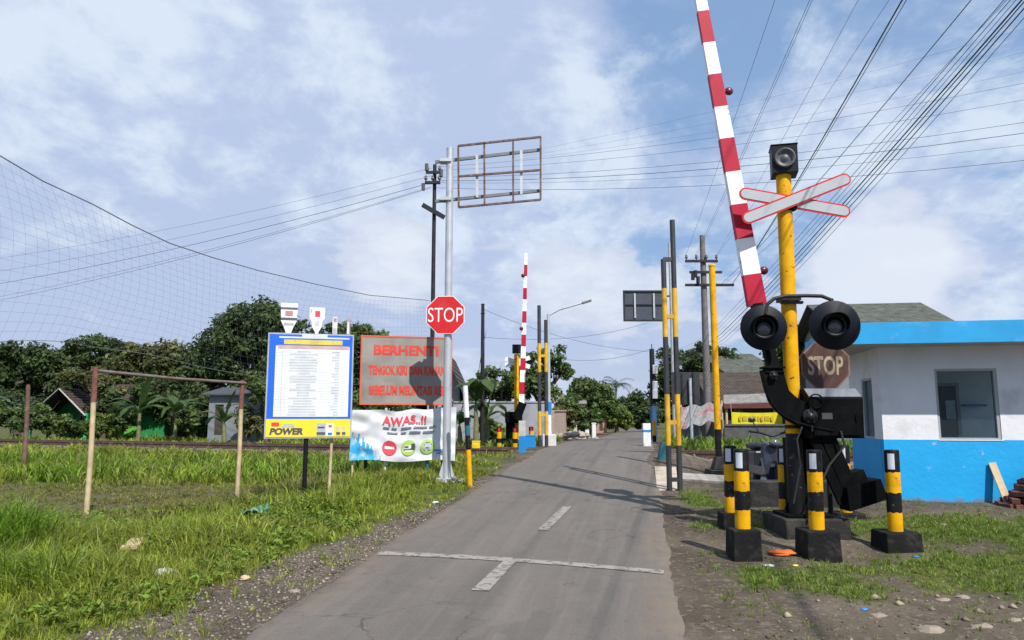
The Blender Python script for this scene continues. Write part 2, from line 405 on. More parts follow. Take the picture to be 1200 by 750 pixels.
def ground_material(m):
    nt = m.node_tree; N = nt.nodes; L = nt.links; bs = N['Principled BSDF']; bs.inputs['Roughness'].default_value = .95; bs.inputs['Specular IOR Level'].default_value = .2
    geo = N.new('ShaderNodeNewGeometry')
    def noise(s, d=6):
        n = N.new('ShaderNodeTexNoise'); n.inputs['Scale'].default_value = s; n.inputs['Detail'].default_value = d; n.inputs['Roughness'].default_value = .65
        L.new(geo.outputs['Position'], n.inputs['Vector']); return n.outputs['Fac']
    def vor(s, out='Color'):
        n = N.new('ShaderNodeTexVoronoi'); n.inputs['Scale'].default_value = s; L.new(geo.outputs['Position'], n.inputs['Vector']); return n.outputs[out]
    def mp(v, a, b, c=0, d=1):
        r = N.new('ShaderNodeMapRange'); L.new(v, r.inputs['Value'])
        for k, x in (('From Min', a), ('From Max', b), ('To Min', c), ('To Max', d)): r.inputs[k].default_value = x
        return r.outputs['Result']
    def mix(f, a, b, bl='MIX'):
        x = N.new('ShaderNodeMix'); x.data_type = 'RGBA'; x.blend_type = bl
        for s, v in ((x.inputs[0], f), (x.inputs[6], a), (x.inputs[7], b)):
            if hasattr(v, 'is_linked'): L.new(v, s)
            elif isinstance(v, (int, float)): s.default_value = v
            else: s.default_value = (*v, 1)
        return x.outputs[2]
    at_ = N.new('ShaderNodeAttribute'); at_.attribute_name = 'tint'
    sp = N.new('ShaderNodeSeparateColor'); L.new(at_.outputs['Color'], sp.inputs[0])
    earth = mix(mp(noise(.8), .35, .65), (.062, .048, .034), (.135, .110, .083))
    earth = mix(mp(noise(9), .54, .66, 0, .6), earth, (.19, .162, .13))
    earth = mix(mp(noise(30), .56, .66, 0, .6), earth, (.06, .048, .038))
    b2 = N.new('ShaderNodeSeparateColor'); L.new(vor(38), b2.inputs[0])
    earth = mix(mp(b2.outputs[0], .95, .975, 0, .5), earth, (.24, .21, .175))
    turf = mix(mp(noise(1.6), .35, .65), (.055, .075, .018), (.105, .105, .03))
    turf = mix(mp(noise(25), .5, .68, 0, .8), turf, (.028, .040, .012))
    bcol = N.new('ShaderNodeSeparateColor'); L.new(vor(16), bcol.inputs[0])
    stone = mix(bcol.outputs[0], (.10, .085, .072), (.27, .235, .20))
    c = mix(sp.outputs[0], earth, turf)
    c = mix(sp.outputs[1], c, stone)
    c = mix(mp(sp.outputs[2], 0, 1, 0, .75), c, mix(mp(noise(2.2), .42, .6), (.085, .070, .038), (.105, .105, .038)))
    L.new(c, bs.inputs['Base Color'])
    bp = N.new('ShaderNodeBump'); bp.inputs['Strength'].default_value = .7; bp.inputs['Distance'].default_value = .04
    L.new(noise(22), bp.inputs['Height']); L.new(bp.outputs[0], bs.inputs['Normal'])
ground_material(gm)
go = pydata('ground', np.stack([GX, GY, GZ], -1).reshape(-1, 3), fc, np.full((nx-1)*(ny-1), 4), gm, np.stack([gr, ba, mu], -1).reshape(-1, 3), smooth=True)
tag(go, kind='structure')

am = bpy.data.materials.new('asphalt'); am.use_nodes = True
def asphalt(m):
    nt = m.node_tree; N = nt.nodes; L = nt.links; bs = N['Principled BSDF']; bs.inputs['Roughness'].default_value = .85; bs.inputs['Specular IOR Level'].default_value = .35
    geo = N.new('ShaderNodeNewGeometry'); mpg = N.new('ShaderNodeMapping'); mpg.inputs['Rotation'].default_value = (0, 0, R(10.2)); L.new(geo.outputs['Position'], mpg.inputs[0])
    def noise(s, d=6, sc=(1, 1, 1), rough=.6):
        q = N.new('ShaderNodeMapping'); q.inputs['Scale'].default_value = sc; L.new(mpg.outputs[0], q.inputs[0])
        n = N.new('ShaderNodeTexNoise'); n.inputs['Scale'].default_value = s; n.inputs['Detail'].default_value = d; n.inputs['Roughness'].default_value = rough
        L.new(q.outputs[0], n.inputs['Vector']); return n.outputs['Fac']
    def mp(v, a, b, c=0, d=1):
        r = N.new('ShaderNodeMapRange'); L.new(v, r.inputs['Value'])
        for k, x in (('From Min', a), ('From Max', b), ('To Min', c), ('To Max', d)): r.inputs[k].default_value = x
        return r.outputs['Result']
    def mix(f, a, b):
        x = N.new('ShaderNodeMix'); x.data_type = 'RGBA'
        for s, v in ((x.inputs[0], f), (x.inputs[6], a), (x.inputs[7], b)):
            if hasattr(v, 'is_linked'): L.new(v, s)
            elif isinstance(v, (int, float)): s.default_value = v
            else: s.default_value = (*v, 1)
        return x.outputs[2]
    c = mix(mp(noise(.7, 6, (2.5, .25, 1)), .35, .65), (.108, .094, .081), (.150, .131, .114))
    c = mix(mp(noise(2.5), .45, .75, 0, .5), c, (.175, .155, .136))
    c = mix(mp(noise(120, 3), .35, .65, 0, .5), c, (.075, .070, .065))
    c = mix(mp(noise(230, 2), .60, .72, 0, .7), c, (.31, .29, .265))
    c = mix(mp(noise(6, 8), .62, .70, 0, .5), c, (.085, .08, .075))
    # hairline cracks, tar repairs and sand washed in from the verges
    vq = N.new('ShaderNodeTexVoronoi'); vq.feature = 'DISTANCE_TO_EDGE'; vq.inputs['Scale'].default_value = 1.1
    wq = N.new('ShaderNodeVectorMath'); wq.operation = 'MULTIPLY_ADD'; nq = N.new('ShaderNodeTexNoise'); nq.inputs['Scale'].default_value = 2.2; nq.inputs['Detail'].default_value = 6
    L.new(mpg.outputs[0], nq.inputs['Vector']); L.new(nq.outputs['Color'], wq.inputs[0]); wq.inputs[1].default_value = (.9, .9, .9); L.new(mpg.outputs[0], wq.inputs[2]); L.new(wq.outputs[0], vq.inputs['Vector'])
    ck = N.new('ShaderNodeMath'); ck.operation = 'MULTIPLY'; L.new(mp(vq.outputs['Distance'], .004, .016, 1, 0), ck.inputs[0]); L.new(mp(noise(.55, 3), .50, .62, 0, .8), ck.inputs[1])
    c = mix(ck.outputs[0], c, (.045, .040, .036))
    c = mix(mp(noise(1.1, 4, (1, .45, 1)), .64, .66, 0, .45), c, (.085, .076, .069))
    c = mix(mp(noise(3.2, 8, (3, .12, 1)), .5, .7, 0, .35), c, (.18, .16, .14))
    c = mix(mp(noise(14, 7), .60, .72, 0, .5), c, (.065, .058, .052))
    at_ = N.new('ShaderNodeAttribute'); at_.attribute_name = 'tint'; sp = N.new('ShaderNodeSeparateColor'); L.new(at_.outputs['Color'], sp.inputs[0])
    ed_ = N.new('ShaderNodeMath'); ed_.operation = 'MULTIPLY'; L.new(mp(sp.outputs[0], 0, 1, 0, 1.3), ed_.inputs[0]); L.new(mp(noise(5, 7), .35, .6), ed_.inputs[1])
    c = mix(ed_.outputs[0], c, (.165, .132, .098))
    L.new(c, bs.inputs['Base Color'])
    bp = N.new('ShaderNodeBump'); bp.inputs['Strength'].default_value = .35; bp.inputs['Distance'].default_value = .01
    L.new(noise(160, 3), bp.inputs['Height']); L.new(bp.outputs[0], bs.inputs['Normal'])
asphalt(am)
ry = np.concatenate([np.arange(-14, 3, .5), np.arange(3, 26, .12), np.arange(26, 130, 1.)])
lat = np.array([-1, -.97, -.9, -.75, -.5, -.25, 0, .25, .5, .75, .9, .97, 1.0])
RX = np.zeros((len(ry), len(lat))); RY = np.zeros_like(RX); RZ = np.zeros_like(RX); DU = np.zeros_like(RX)
for j, l in enumerate(lat):
    e = np.where(abs(l) > .85, .05*(fbm(ry, ry*0+l*9, 1.6, 4)-.5)*2 + .05*(fbm(ry, ry*0+l*9, 6, 6)-.5)*2, 0)
    wob = np.sign(l)*e
    u = l*(HALF+wob)
    RX[:, j] = xr(ry)+u; RY[:, j] = ry
    RZ[:, j] = profile(ry)+.012+.018*(1-l*l) - (.055 if abs(l) == 1 else 0) + .006*np.sin(ry*1.1+l*2)
    DU[:, j] = sstep(.72, 1, abs(l))*(.5+.5*fbm(ry, ry*0+l*5, 2, 8))
idx = np.arange(RX.size).reshape(RX.shape)
fc = np.stack([idx[:-1, :-1], idx[:-1, 1:], idx[1:, 1:], idx[1:, :-1]], -1).reshape(-1)
ro = pydata('road', np.stack([RX, RY, RZ], -1).reshape(-1, 3), fc, np.full((len(ry)-1)*(len(lat)-1), 4), am, np.stack([DU]*3, -1).reshape(-1, 3), smooth=True)
tag(ro, kind='structure')
def road_z(x, y): 
    l = (x-xr(y))/HALF
    return float(profile(y))+.012+.018*(1-l*l)+.006*math.sin(y*1.1+l*2)
linepaint = mat('worn road paint', (.29, .27, .24), .85, var=.2, scale=14, col2=(.135, .118, .10), amt=.47, scale2=14, hard=.06)
def mark(corners, name='road_marking'):
    P = [ghit(*c) for c in corners]; mb = MB(); n, m = 16, 4
    vs = []
    for i in range(n+1):
        for j in range(m+1):
            a = P[0].lerp(P[1], i/n); b = P[3].lerp(P[2], i/n); q = a.lerp(b, j/m)
            wob = .012*math.sin(i*2.7+j)*(j in (0, m))
            vs.append(Vector((q.x, q.y+wob, road_z(q.x, q.y)+.006)))
    mb.add(vs, [(i*(m+1)+j, (i+1)*(m+1)+j, (i+1)*(m+1)+j+1, i*(m+1)+j+1) for i in range(n) for j in range(m)])
    mb.closed = False
    tag(mb.build(name, linepaint), kind='structure')
mark([(447, 648.5), (778, 670.5), (778, 675), (441, 652.5)], 'stop_line_marking')
mark([(552, 697), (593, 659.5), (607, 659.8), (573, 698)])
mark([(630, 624), (658, 596), (670, 596), (642, 624.5)])

# concrete apron and drain kerb by the portal post
def slab_px(name, pts, h, m, mi=0, sink=.12):
    P = [ghit(*p) for p in pts]
    mb = MB(); mb.prism([Vector((p.x, p.y, p.z-sink)) for p in P], (0, 0, h+sink)); return mb.build(name, m, bevel=.012)
apron = mat('pale concrete apron', (.47, .40, .31), .9, var=.2, bump=.4, col2=(.30, .25, .19), amt=.38)
tag(slab_px('concrete_apron', [(770, 575), (796, 574.5), (792, 548), (767, 547)], .012, apron), kind='structure')
tag(slab_px('concrete_path', [(800, 563), (905, 571), (905, 562), (800, 556)], .03, concrete), kind='structure')
# ------------------------------------------------------------------ equipment at the right of the road
Z = Vector((0, 0, 1)); FX = Vector((1, 0, 0)); FY = Vector((0, 1, 0))
def foot(px, py, Y=None):
    if Y is None: return ghit(px, py)
    p = at(px, py, Y); return Vector((p.x, Y, gz(p.x, Y)))
def px2m(n, Y): return n*Y/F
YS = 8.8
plin = mat('plinth concrete', (.017, .016, .015), .9, var=.35, bump=.5, col2=(.055, .048, .04), amt=.38)
# plinth under the machine
pb = at(946, 628, 8.55); pz = gz(pb.x, 8.8)
m = MB(); c = at(946, 618, 8.9); m.box((c.x, 8.97, pz+.03), (.74, .80, .34)); 
tag(m.build('concrete_plinth', plin, loc=(c.x, 8.95, pz-.1), bevel=.02), 'dark square concrete plinth carrying the black barrier machine', 'plinth')
ptop = pz+.20
m = MB(); c2 = at(900, 576, 11.0); g2 = gz(c2.x, 11.0)
m.box((c2.x+.35, 11.0, g2+.10), (1.35, .35, .5))
tag(m.build('concrete_block', plin, loc=(c2.x+.35, 11.0, g2-.15), bevel=.02), 'long low dark concrete block behind the barrier machine', 'block')

# signal post: yellow pole, siren, crossbuck, two lamps
bx = at(934, 600, YS).x; top = at(918, 205, YS)
sig = T('crossing_signal', 'yellow railway crossing post with crossbuck, siren and twin black lamps', 'signal', (bx, YS, ptop))
lean = Vector((top.x-bx+.0, 0, top.z-ptop)); 
def pole_pt(z): return Vector((bx, YS, ptop))+lean*((z-ptop)/(top.z-ptop))
zsplit = zat(508, YS)
m = MB(); m.cyl(pole_pt(zsplit), pole_pt(top.z), .088, n=20); m.build('pole', yellow, sig)
m = MB(); m.cyl(pole_pt(ptop), pole_pt(zsplit), .095, n=20); m.cyl(pole_pt(zat(502, YS)), pole_pt(zat(498, YS)), .1, n=20); m.build('pole_base', black, sig)
# siren box
sc = pole_pt(top.z)+Vector((.01, -.01, .17)); fr = Fr(sc, yawr(-14), Z)
m = MB(); fr.slab(m, -.15, .15, -.18, .17, -.16, .12); fr.slab(m, -.16, .16, .172, .185, -.17, .13)
sb = m.build('siren_box', navy, sig, bevel=.008)
m = MB(); m.lathe(fr.p(0, 0, .122), fr.n, [(0, .125), (.035, .122), (.037, .105), (.0, .085), (-.0, .05), (.02, .03), (.02, .0)], 24)
m.build('speaker_horn', [mat('siren horn', (.07, .075, .085), .5)], sb)
# crossbuck boards
cy = YS-.12
def board(p0, p1, wid, Y, name):
    a = at(*p0, Y); b = at(*p1, Y); d = (b-a).normalized(); c = (a+b)/2; fr = Fr(c, d, Vector((0, -1, 0)).cross(d)); L_ = (b-a).length/2
    def stad(k, w): 
        r = w/2; pts = []
        for i in range(13): t = -math.pi/2+math.pi*i/12; pts.append((L_-wid/2-k+math.cos(t)*r, math.sin(t)*r))
        for i in range(13): t = math.pi/2+math.pi*i/12; pts.append((-(L_-wid/2-k)+math.cos(t)*r, math.sin(t)*r))
        return pts
    m = MB(); m.prism([fr.p(x, y, 0) for x, y in stad(0, wid)], fr.n*.012, 0); bo = m.build(name, signred, sig)
    m = MB(); m.prism([fr.p(x, y, .0145) for x, y in stad(0, wid-.04)], fr.n*.003, 0); m.build('white_face', mat('reflective grey white', (.40, .42, .44), .35, var=.05), bo)
board((866, 226), (996, 249), .155, cy+.03, 'crossbuck_board')
board((870, 258), (996, 208), .155, cy-.0, 'crossbuck_board')
m = MB(); p = pole_pt(zat(246, YS)); m.box(p+Vector((.03, -.06, 0)), (.16, .10, .05)); m.box(p, (.21, .21, .035)); m.build('clamp', black_steel, sig, bevel=.004)
# lamp bracket and lamps
YL = YS-.18
pts = [at(897, 368, YL), at(899, 357, YL), at(907, 350, YL), at(920, 347, YL), at(945, 346.5, YL), at(963, 347, YL), at(973, 351, YL), at(978, 362, YL)]
m = MB(); m.tube(pts, .022, 10); p = pole_pt(zat(351, YS)); m.box(p, (.22, .23, .05)); q = pole_pt(zat(356, YS)); m.box(q+Vector((0, -.1, 0)), (.26, .05, .03))
m.build('lamp_bracket', darksteel, sig)
def lamp(px, py, r_px, Y):
    c = at(px, py, Y); fr = Fr(c, yawr(-8), Z); r = px2m(r_px, Y)
    m = MB(); m.lathe(fr.p(0, 0, 0), fr.n, [(-.09, .0), (-.09, .13), (-.012, .15), (-.012, r*.985), (-.004, r), (.004, r*.985), (.004, .145), (.03, .14), (.03, .11), (.012, .10)], 32)
    lo = m.build('signal_lamp', navy, sig)
    m = MB(); m.lathe(fr.p(-.0, -.02, .013), fr.n, [(0, .082), (.012, .068), (.022, .04), (.025, .0)], 24); m.build('lens', glassdark, lo)
    m = MB(); n = 18; vs = []
    for i in range(n+1):
        t = math.pi*(-.12)+math.pi*1.24*i/n; a, b = math.cos(t)*.15, math.sin(t)*.15
        ln = .17*max(0.1, math.sin((i/n)*math.pi))**.6
        vs += [fr.p(a, b, .0), fr.p(a*1.0, b*1.0-.02*ln/.2, ln), fr.p(a*.95, b*.95-.02*ln/.2, ln), fr.p(a*.95, b*.95, .0)]
    fs = []
    for i in range(n):
        for k in range(4): fs.append((i*4+k, (i+1)*4+k, (i+1)*4+(k+1)%4, i*4+(k+1)%4))
    m.add(vs, fs, 0, True); m.build('visor', black_steel, lo)
    m = MB(); m.cyl(fr.p(0, r*.3, -.05), fr.p(0, r+.03, -.05), .02, n=8); m.build('hanger', darksteel, lo)
lamp(895, 384, 27, YL); lamp(978, 381, 29.5, YL-.05)

# barrier machine
YM = YS-.02
bar = T('barrier_gate', 'black crossing barrier machine with its long red and white boom raised', 'barrier', (at(950, 600, YM).x, YM, ptop))
m = MB()
x0, x1 = at(945, 500, YM).x, at(1000, 500, YM).x; zt, zb, zm = zat(456, YM), zat(513, YM), zat(467, YM)
xl = at(938, 500, YM).x
prof = [(YM-.26, zb), (YM-.28, zm), (YM-.12, zt), (YM+.34, zt), (YM+.34, zb)]
m.prism([Vector((xl, y, z)) for y, z in prof], (x1-xl, 0, 0)); 
cab = m.build('cabinet', black_steel, bar, bevel=.012)
m = MB(); m.box(((xl+x1)/2, YM-.281, (zm+zb)/2), (x1-xl-.09, .006, (zm-zb)-.07)); m.box((x1-.09, YM-.29, (zm+zb)/2), (.02, .02, .07)); m.build('door', black_steel, cab)
m = MB(); 
slope_n = Vector((0, -(zt-zm), .16)).normalized()
lidc = Vector(((xl+x1)/2, YM-.20, (zm+zt)/2))+slope_n*.006
m.box(lidc, (x1-xl-.02, .17, .008), (FX, FX.cross(slope_n).normalized()*-1, slope_n)); m.build('lid', mat('lid sky reflection grey', (.17, .18, .20), .35), cab)  # black sloping lid, its pale grey paints in the reflected sky
m = MB(); m.lathe(at(956, 470, YM-.3), (0, -1, 0), [(0, .085), (.012, .085), (.012, .07), (0, .07)], 20); m.build('ring_handle', black_steel, cab)
for z_ in (.25, .75):
    m = MB(); q = Vector((xl+.02, YM-.29, zb+(zm-zb)*z_)); m.cyl(q-Z*.035, q+Z*.035, .013, n=8); m.build('hinge', mat('worn edge steel', (.03, .03, .032), .4, .5, var=.4), cab)
m = MB(); m.box(Vector((xl+.20, YM-.287, zb+(zm-zb)*.55)), (.12, .004, .07)); m.build('plate', mat('dull plate', (.09, .09, .09), .4, .5), cab)
# pedestal
m = MB(); a = at(946, 606, YM); px_ = at(948, 560, YM).x
w_ = .28
m.box((px_-.06, YM+.12, (ptop+zb)/2), (w_, .26, zb-ptop)); m.box((px_-.06, YM+.1, ptop+.02), (.52, .5, .04))
for sx in (-1, 1): m.prism([Vector((px_-.06+sx*w_/2, YM+.05, ptop+.04)), Vector((px_-.06+sx*.24, YM+.05, ptop+.04)), Vector((px_-.06+sx*w_/2, YM+.05, ptop+.26))], (0, .02, 0))
m.build('pedestal', black_steel, bar, bevel=.006)
# curved boom arm in front of the pole
YA = YS-.32
outl = [(893, 434), (906, 429), (918, 433), (921, 446), (925, 458), (934, 466), (950, 474), (985, 492), (984, 507), (955, 507), (925, 493), (912, 482), (903, 470), (898, 455)]
m = MB(); m.prism([at(x, y, YA+.05) for x, y in outl], (0, .10, 0)); 
m.tube([at(*q, YA+.02) for q in ((899, 462), (905, 474), (916, 486), (932, 495), (955, 501), (976, 505))], .018, 8)
arm = m.build('boom_arm', black_steel, bar, bevel=.008)
edge = mat('worn edge steel', (.03, .03, .032), .4, .5, var=.4)
for px_, py_, rr_ in ((949, 488, .085), (906, 440, .05)):     # hinge plates with their bolt rings
    m = MB(); c_ = at(px_, py_, YA+.03); m.lathe(c_, (0, -1, 0), [(0, rr_), (.02, rr_), (.022, rr_*.55), (.05, rr_*.5), (.052, 0)], 18); hg = m.build('hinge', edge, arm)
    for k in range(6):
        m = MB(); q = c_+Vector((math.cos(k*1.047)*rr_*.78, -.02, math.sin(k*1.047)*rr_*.78)); m.cyl(q, q+Vector((0, -.014, 0)), .010, n=6); m.build('bolt', edge, arm)
m = MB(); m.box(at(905, 431, YA+.10), (.25, .16, .025)); m.box(at(906, 436, YA+.10), (.22, .14, .02)); m.build('flange', black_steel, arm, bevel=.004)
m = MB(); m.tube([at(*q, YA+.0) for q in ((985, 505), (990, 522), (972, 545), (958, 575), (953, 602))], .014, 7); m.build('cable_hose', mat('hose rubber', (.02, .02, .02), .7), bar)
m = MB(); m.tube([at(*q, YA-.02) for q in ((940, 500), (934, 515), (938, 545), (930, 590))], .011, 7); m.build('cable_hose', mat('hose rubber', (.02, .02, .02), .7), bar)
for dx_, dz_ in ((-.2, -.0), (.2, 0), (0, -.19)):
    m = MB(); q = Vector((px_x := at(948, 560, YM).x-.06+dx_, YM+.1+dz_, ptop+.04)); m.cyl(q, q+Z*.035, .018, n=6); m.build('anchor_bolt', edge, bar)
# counterweight arm
for k, (p, q) in enumerate((((951, 508), (988, 590)), ((968, 508), (999, 580)))):
    m = MB(); m.beam(at(*p, YA+.12), at(*q, YA+.12), .11 if k == 0 else .17, .05, FY); m.build('counterweight_arm', black_steel, bar, bevel=.006)
m = MB(); m.prism([at(x, y, YA+.0) for x, y in ((993, 572), (1032, 561), (1041, 585), (996, 600))], (0, .26, 0)); m.build('counterweight', black_steel, bar, bevel=.012)
m = MB(); m.prism([at(x, y, YA+.2) for x, y in ((993, 556), (1012, 550), (1017, 561), (996, 570))], (0, .2, 0)); m.build('counterweight', black_steel, bar, bevel=.008)
# boom
YB = YS+.16
b0 = at(903, 432, YB); b1 = at(885.5, 345, YB); axis = (at(822, 0, YB)-at(886.5, 350, YB)).normalized()
base_pt = at(886.8, 358, YB)
m = MB(); m.beam(b0+Vector((0, -.1, 0)), base_pt+axis*.02, .13, .10, FY); m.build('boom_holder', black_steel, bar)
Lb = 6.3
cuts = [0]; t = 0
zs = [322, 280, 240, 202, 163, 126, 88, 51, 14]
tt = [ (at(600, y, YB).z-base_pt.z)/axis.z for y in zs]
cuts = [0]+tt
while cuts[-1] < Lb: cuts.append(cuts[-1]+.46)
m = MB(); side = axis.cross(FY).normalized()
def wid(t): return .225-.108*min(t/5.2, 1)
for i in range(len(cuts)-1):
    t0, t1 = cuts[i], cuts[i+1]; P = []
    for t_ in (t0, t1):
        w2 = wid(t_)/2; d2 = .05-.02*t_/6
        P += [base_pt+axis*t_+side*a*w2+FY*b*d2 for a, b in ((-1, -1), (1, -1), (1, 1), (-1, 1))]
    m.box8(P, i % 2 if True else 0)
bo = m.build('boom', [mat('boom red', (.42, .012, .04), .5, var=.12, col2=(.46, .05, .08), amt=.3, scale2=3, spec=.25), mat('boom white', (.82, .83, .84), .5, var=.05, col2=(.5, .5, .5), amt=.27, scale2=10, chip=((.35, .3, .28), .32, 9))], bar)
for (lx, ly) in ((895, 317), (854, 107)):
    m = MB(); p = at(lx, ly, YB); m.sphere(p, .058, sq=(1, .7, .9)); m.cyl(p, p-side*.0+Vector((-.12, 0, .0)), .02, n=8); m.build('boom_lamp', mat('dark red lamp', (.13, .012, .02), .3), bar)

# weathered STOP sign on its own post
YW = YS+.25
cst = at(967, 428, YW); fr = Fr(cst, yawr(-2), Z)
st = T('stop_sign', 'faded brown octagonal STOP sign behind the twin black lamps', 'stop sign', (cst.x, YW+.07, gz(cst.x, YW+.07)))
def octa(m, fr, R0, c0, c1, mi, sx=1): fr.disc(m, 0, 0, R0*sx, c0, c1, mi, 8, R0, R(22.5))
brown = mat('faded sign brown', (.075, .030, .021), .7, var=.25, col2=(.10, .055, .04), amt=.4, scale2=8)
Rw = px2m(30, YW)
m = MB(); octa(m, fr, Rw, 0, .006, 0, 1.02); pl = m.build('sign_plate', mat('faded sign border', (.20, .13, .10), .7, var=.3), st)
m = MB(); octa(m, fr, Rw*.93, .008, .010, 0, 1.02); m.build('sign_face', brown, pl)
m = MB(); m.closed = False; fr.text(m, 'STOP', .0, -.005, .43, .235, .013, 0, .025); m.build('lettering', mat('faded cream lettering', (.40, .32, .23), .7, var=.3, col2=(.16, .09, .06), amt=.36, scale2=14), pl)
m = MB(); m.cyl((cst.x, YW+.07, gz(cst.x, YW+.07)-.1), (cst.x, YW+.07, cst.z+.2), .03); m.build('post', darksteel, st)

# bollards
def bollard(px, ytop, ypipe, yblk, blkw, Y, label):
    b = at(px, yblk, Y); g = gz(b.x, Y); zp = zat(ypipe, Y); ztop = zat(ytop, Y); zb_ = g
    t = T('bollard', label, 'bollard', (b.x, Y, zb_), 'black and yellow bollards round the barrier machine'); r = px2m(8.6, 7.7)
    bw = px2m(blkw, Y)
    m = MB(); m.box8([Vector((b.x+i*bw/2*k, Y+j*bw/2*k, z)) for z, k in ((zb_-.08, 1.05), (zp, .97)) for i, j in ((-1,-1),(1,-1),(1,1),(-1,1))]); m.build('block', blackconcrete, t, bevel=.015)
    H = ztop-zp; pt = lambda f: Vector((b.x+.012*f, Y, zp+H*f))
    m = MB()
    rb = random.Random(int(px)); n_ = 22; rings = []
    for f0 in (-.02, .23, .47, .72, .985):      # hand painted bands: their edges wander
        rings.append([pt(f0)+Vector((math.cos(2*math.pi*k/n_)*r, math.sin(2*math.pi*k/n_)*r, rb.uniform(-.007, .007)*(0 < f0 < .9))) for k in range(n_)])
    for i in range(4): m.add(rings[i]+rings[i+1], [(k, (k+1) % n_, n_+(k+1) % n_, n_+k) for k in range(n_)], 1-i % 2, True)
    m.lathe(pt(.985), Z, [(0, r), (.012, r*.9), (.016, .0)], 18, 0); m.build('pipe', [black, yellow], t)
    m = MB(); n = 5; vs = []
    for i in range(n+1):
        q = R(-90-52+52*i/n-8); vs += [pt(.76)+Vector((math.cos(q)*(r+.002), math.sin(q)*(r+.002), 0)), pt(.955)+Vector((math.cos(q)*(r+.002), math.sin(q)*(r+.002), 0))]
    m.add(vs, [(2*i, 2*i+2, 2*i+3, 2*i+1) for i in range(n)]); m.closed = False; m.build('reflector', mat('reflector white', (.55, .58, .63), .3), t)
    return t
bollard(872, 526, 619, 655, 32, 7.75, 'striped bollard on a tall black block, closest to the road edge')
bollard(857.5, 522, 600, 616, 26, 9.3, 'striped bollard half hidden behind the one closest to the road')
bollard(921, 522, 603, 614, 30, 9.75, 'striped bollard partly hidden just left of the black pedestal')
bollard(959, 527, 620, 652, 38, 7.85, 'striped bollard on a black block right in front of the barrier pedestal')
bollard(992, 521, 600, 606, 32, 10.1, 'striped bollard mostly hidden behind the tilted counterweight')
bollard(1051, 527, 622, 645, 40, 8.2, 'striped bollard standing alone in front of the blue hut corner')

# motor scooter behind the pedestal
def scooter():
    Y = 11.9; b = foot(911, 578, Y); t = T('motor_scooter', 'dark parked motor scooter seen from the front behind the barrier pedestal', 'scooter', b)
    dark = mat('scooter plastic', (.02, .025, .04), .25, var=.1); chrome = mat('scooter trim', (.10, .11, .12), .3, .6)
    P = lambda x, y, z: b+Vector((x, y, z))
    m = MB(); m.prism([P(-.17, 0, .3), P(-.10, 0, .18), P(.10, 0, .18), P(.17, 0, .3), P(.2, .02, .55), P(.14, .1, .8), P(-.14, .1, .8), P(-.2, .02, .55)], (0, .12, .02)); m.box(P(0, .55, .34), (.3, .8, .16)); m.box(P(0, .95, .52), (.28, .7, .26)); m.build('body', dark, t, bevel=.03)
    for y in (-.08, 1.15):
        m = MB(); m.lathe(P(-.05, y, .27), FX, [(0, .16), (0, .25), (.03, .28), (.07, .28), (.1, .25), (.1, .16)], 24); wo = m.build('wheel', mat('tyre rubber', (.02, .02, .02), .9), t)
        m = MB(); m.cyl(P(-.03, y, .27), P(.03, y, .27), .16, n=20); m.build('rim', chrome, wo)
    m = MB(); m.tube([P(-.34, .22, .98), P(-.2, .14, .96), P(0, .1, .9), P(.2, .14, .96), P(.34, .22, .98)], .018); m.build('handlebar', darksteel, t)
    for s in (-1, 1):
        m = MB(); m.tube([P(s*.2, .14, .96), P(s*.28, .16, 1.12)], .008); m.sphere(P(s*.3, .16, 1.16), .06, sq=(1, .35, .7)); m.build('mirror', dark, t)
    m = MB(); m.sphere(P(0, .0, .80), .10, sq=(1, .5, .6)); m.build('headlight', mat('headlight glass', (.10, .11, .12), .15), t)
    m = MB(); m.sphere(P(0, .95, .72), .2, sq=(.7, 1.9, .35)); m.build('seat', mat('black vinyl', (.015, .015, .016), .5), t)
    m = MB(); m.box(P(0, -.13, .46), (.26, .02, .05)); m.build('trim', chrome, t)
scooter()

# single yellow post, portal posts, sign gantry on the far side
b = foot(843, 556); Y = b.y
t = T('steel_post', 'tall yellow post with a black foot on a flared black base', 'post', b)
m = MB(); m.cyl(b+Z*.1, Vector((b.x, Y, zat(503, Y))), .062, n=16); m.build('foot', black, t)
m = MB(); m.cyl(Vector((b.x, Y, zat(503, Y))), Vector((b.x, Y, zat(312, Y))), .062, n=16); m.lathe(Vector((b.x, Y, zat(312, Y))), Z, [(0, .07), (.03, .07), (.05, .0)], 16); m.build('pole', yellow, t)
m = MB(); m.box8([b+Vector((i*k, j*k, z)) for z, k in ((-.1, .24), (.10, .22)) for i, j in ((-1,-1),(1,-1),(1,1),(-1,1))]); m.box8([b+Vector((i*k, j*k, z)) for z, k in ((.10, .14), (.34, .07)) for i, j in ((-1,-1),(1,-1),(1,1),(-1,1))]); m.build('base', black, t, bevel=.01)

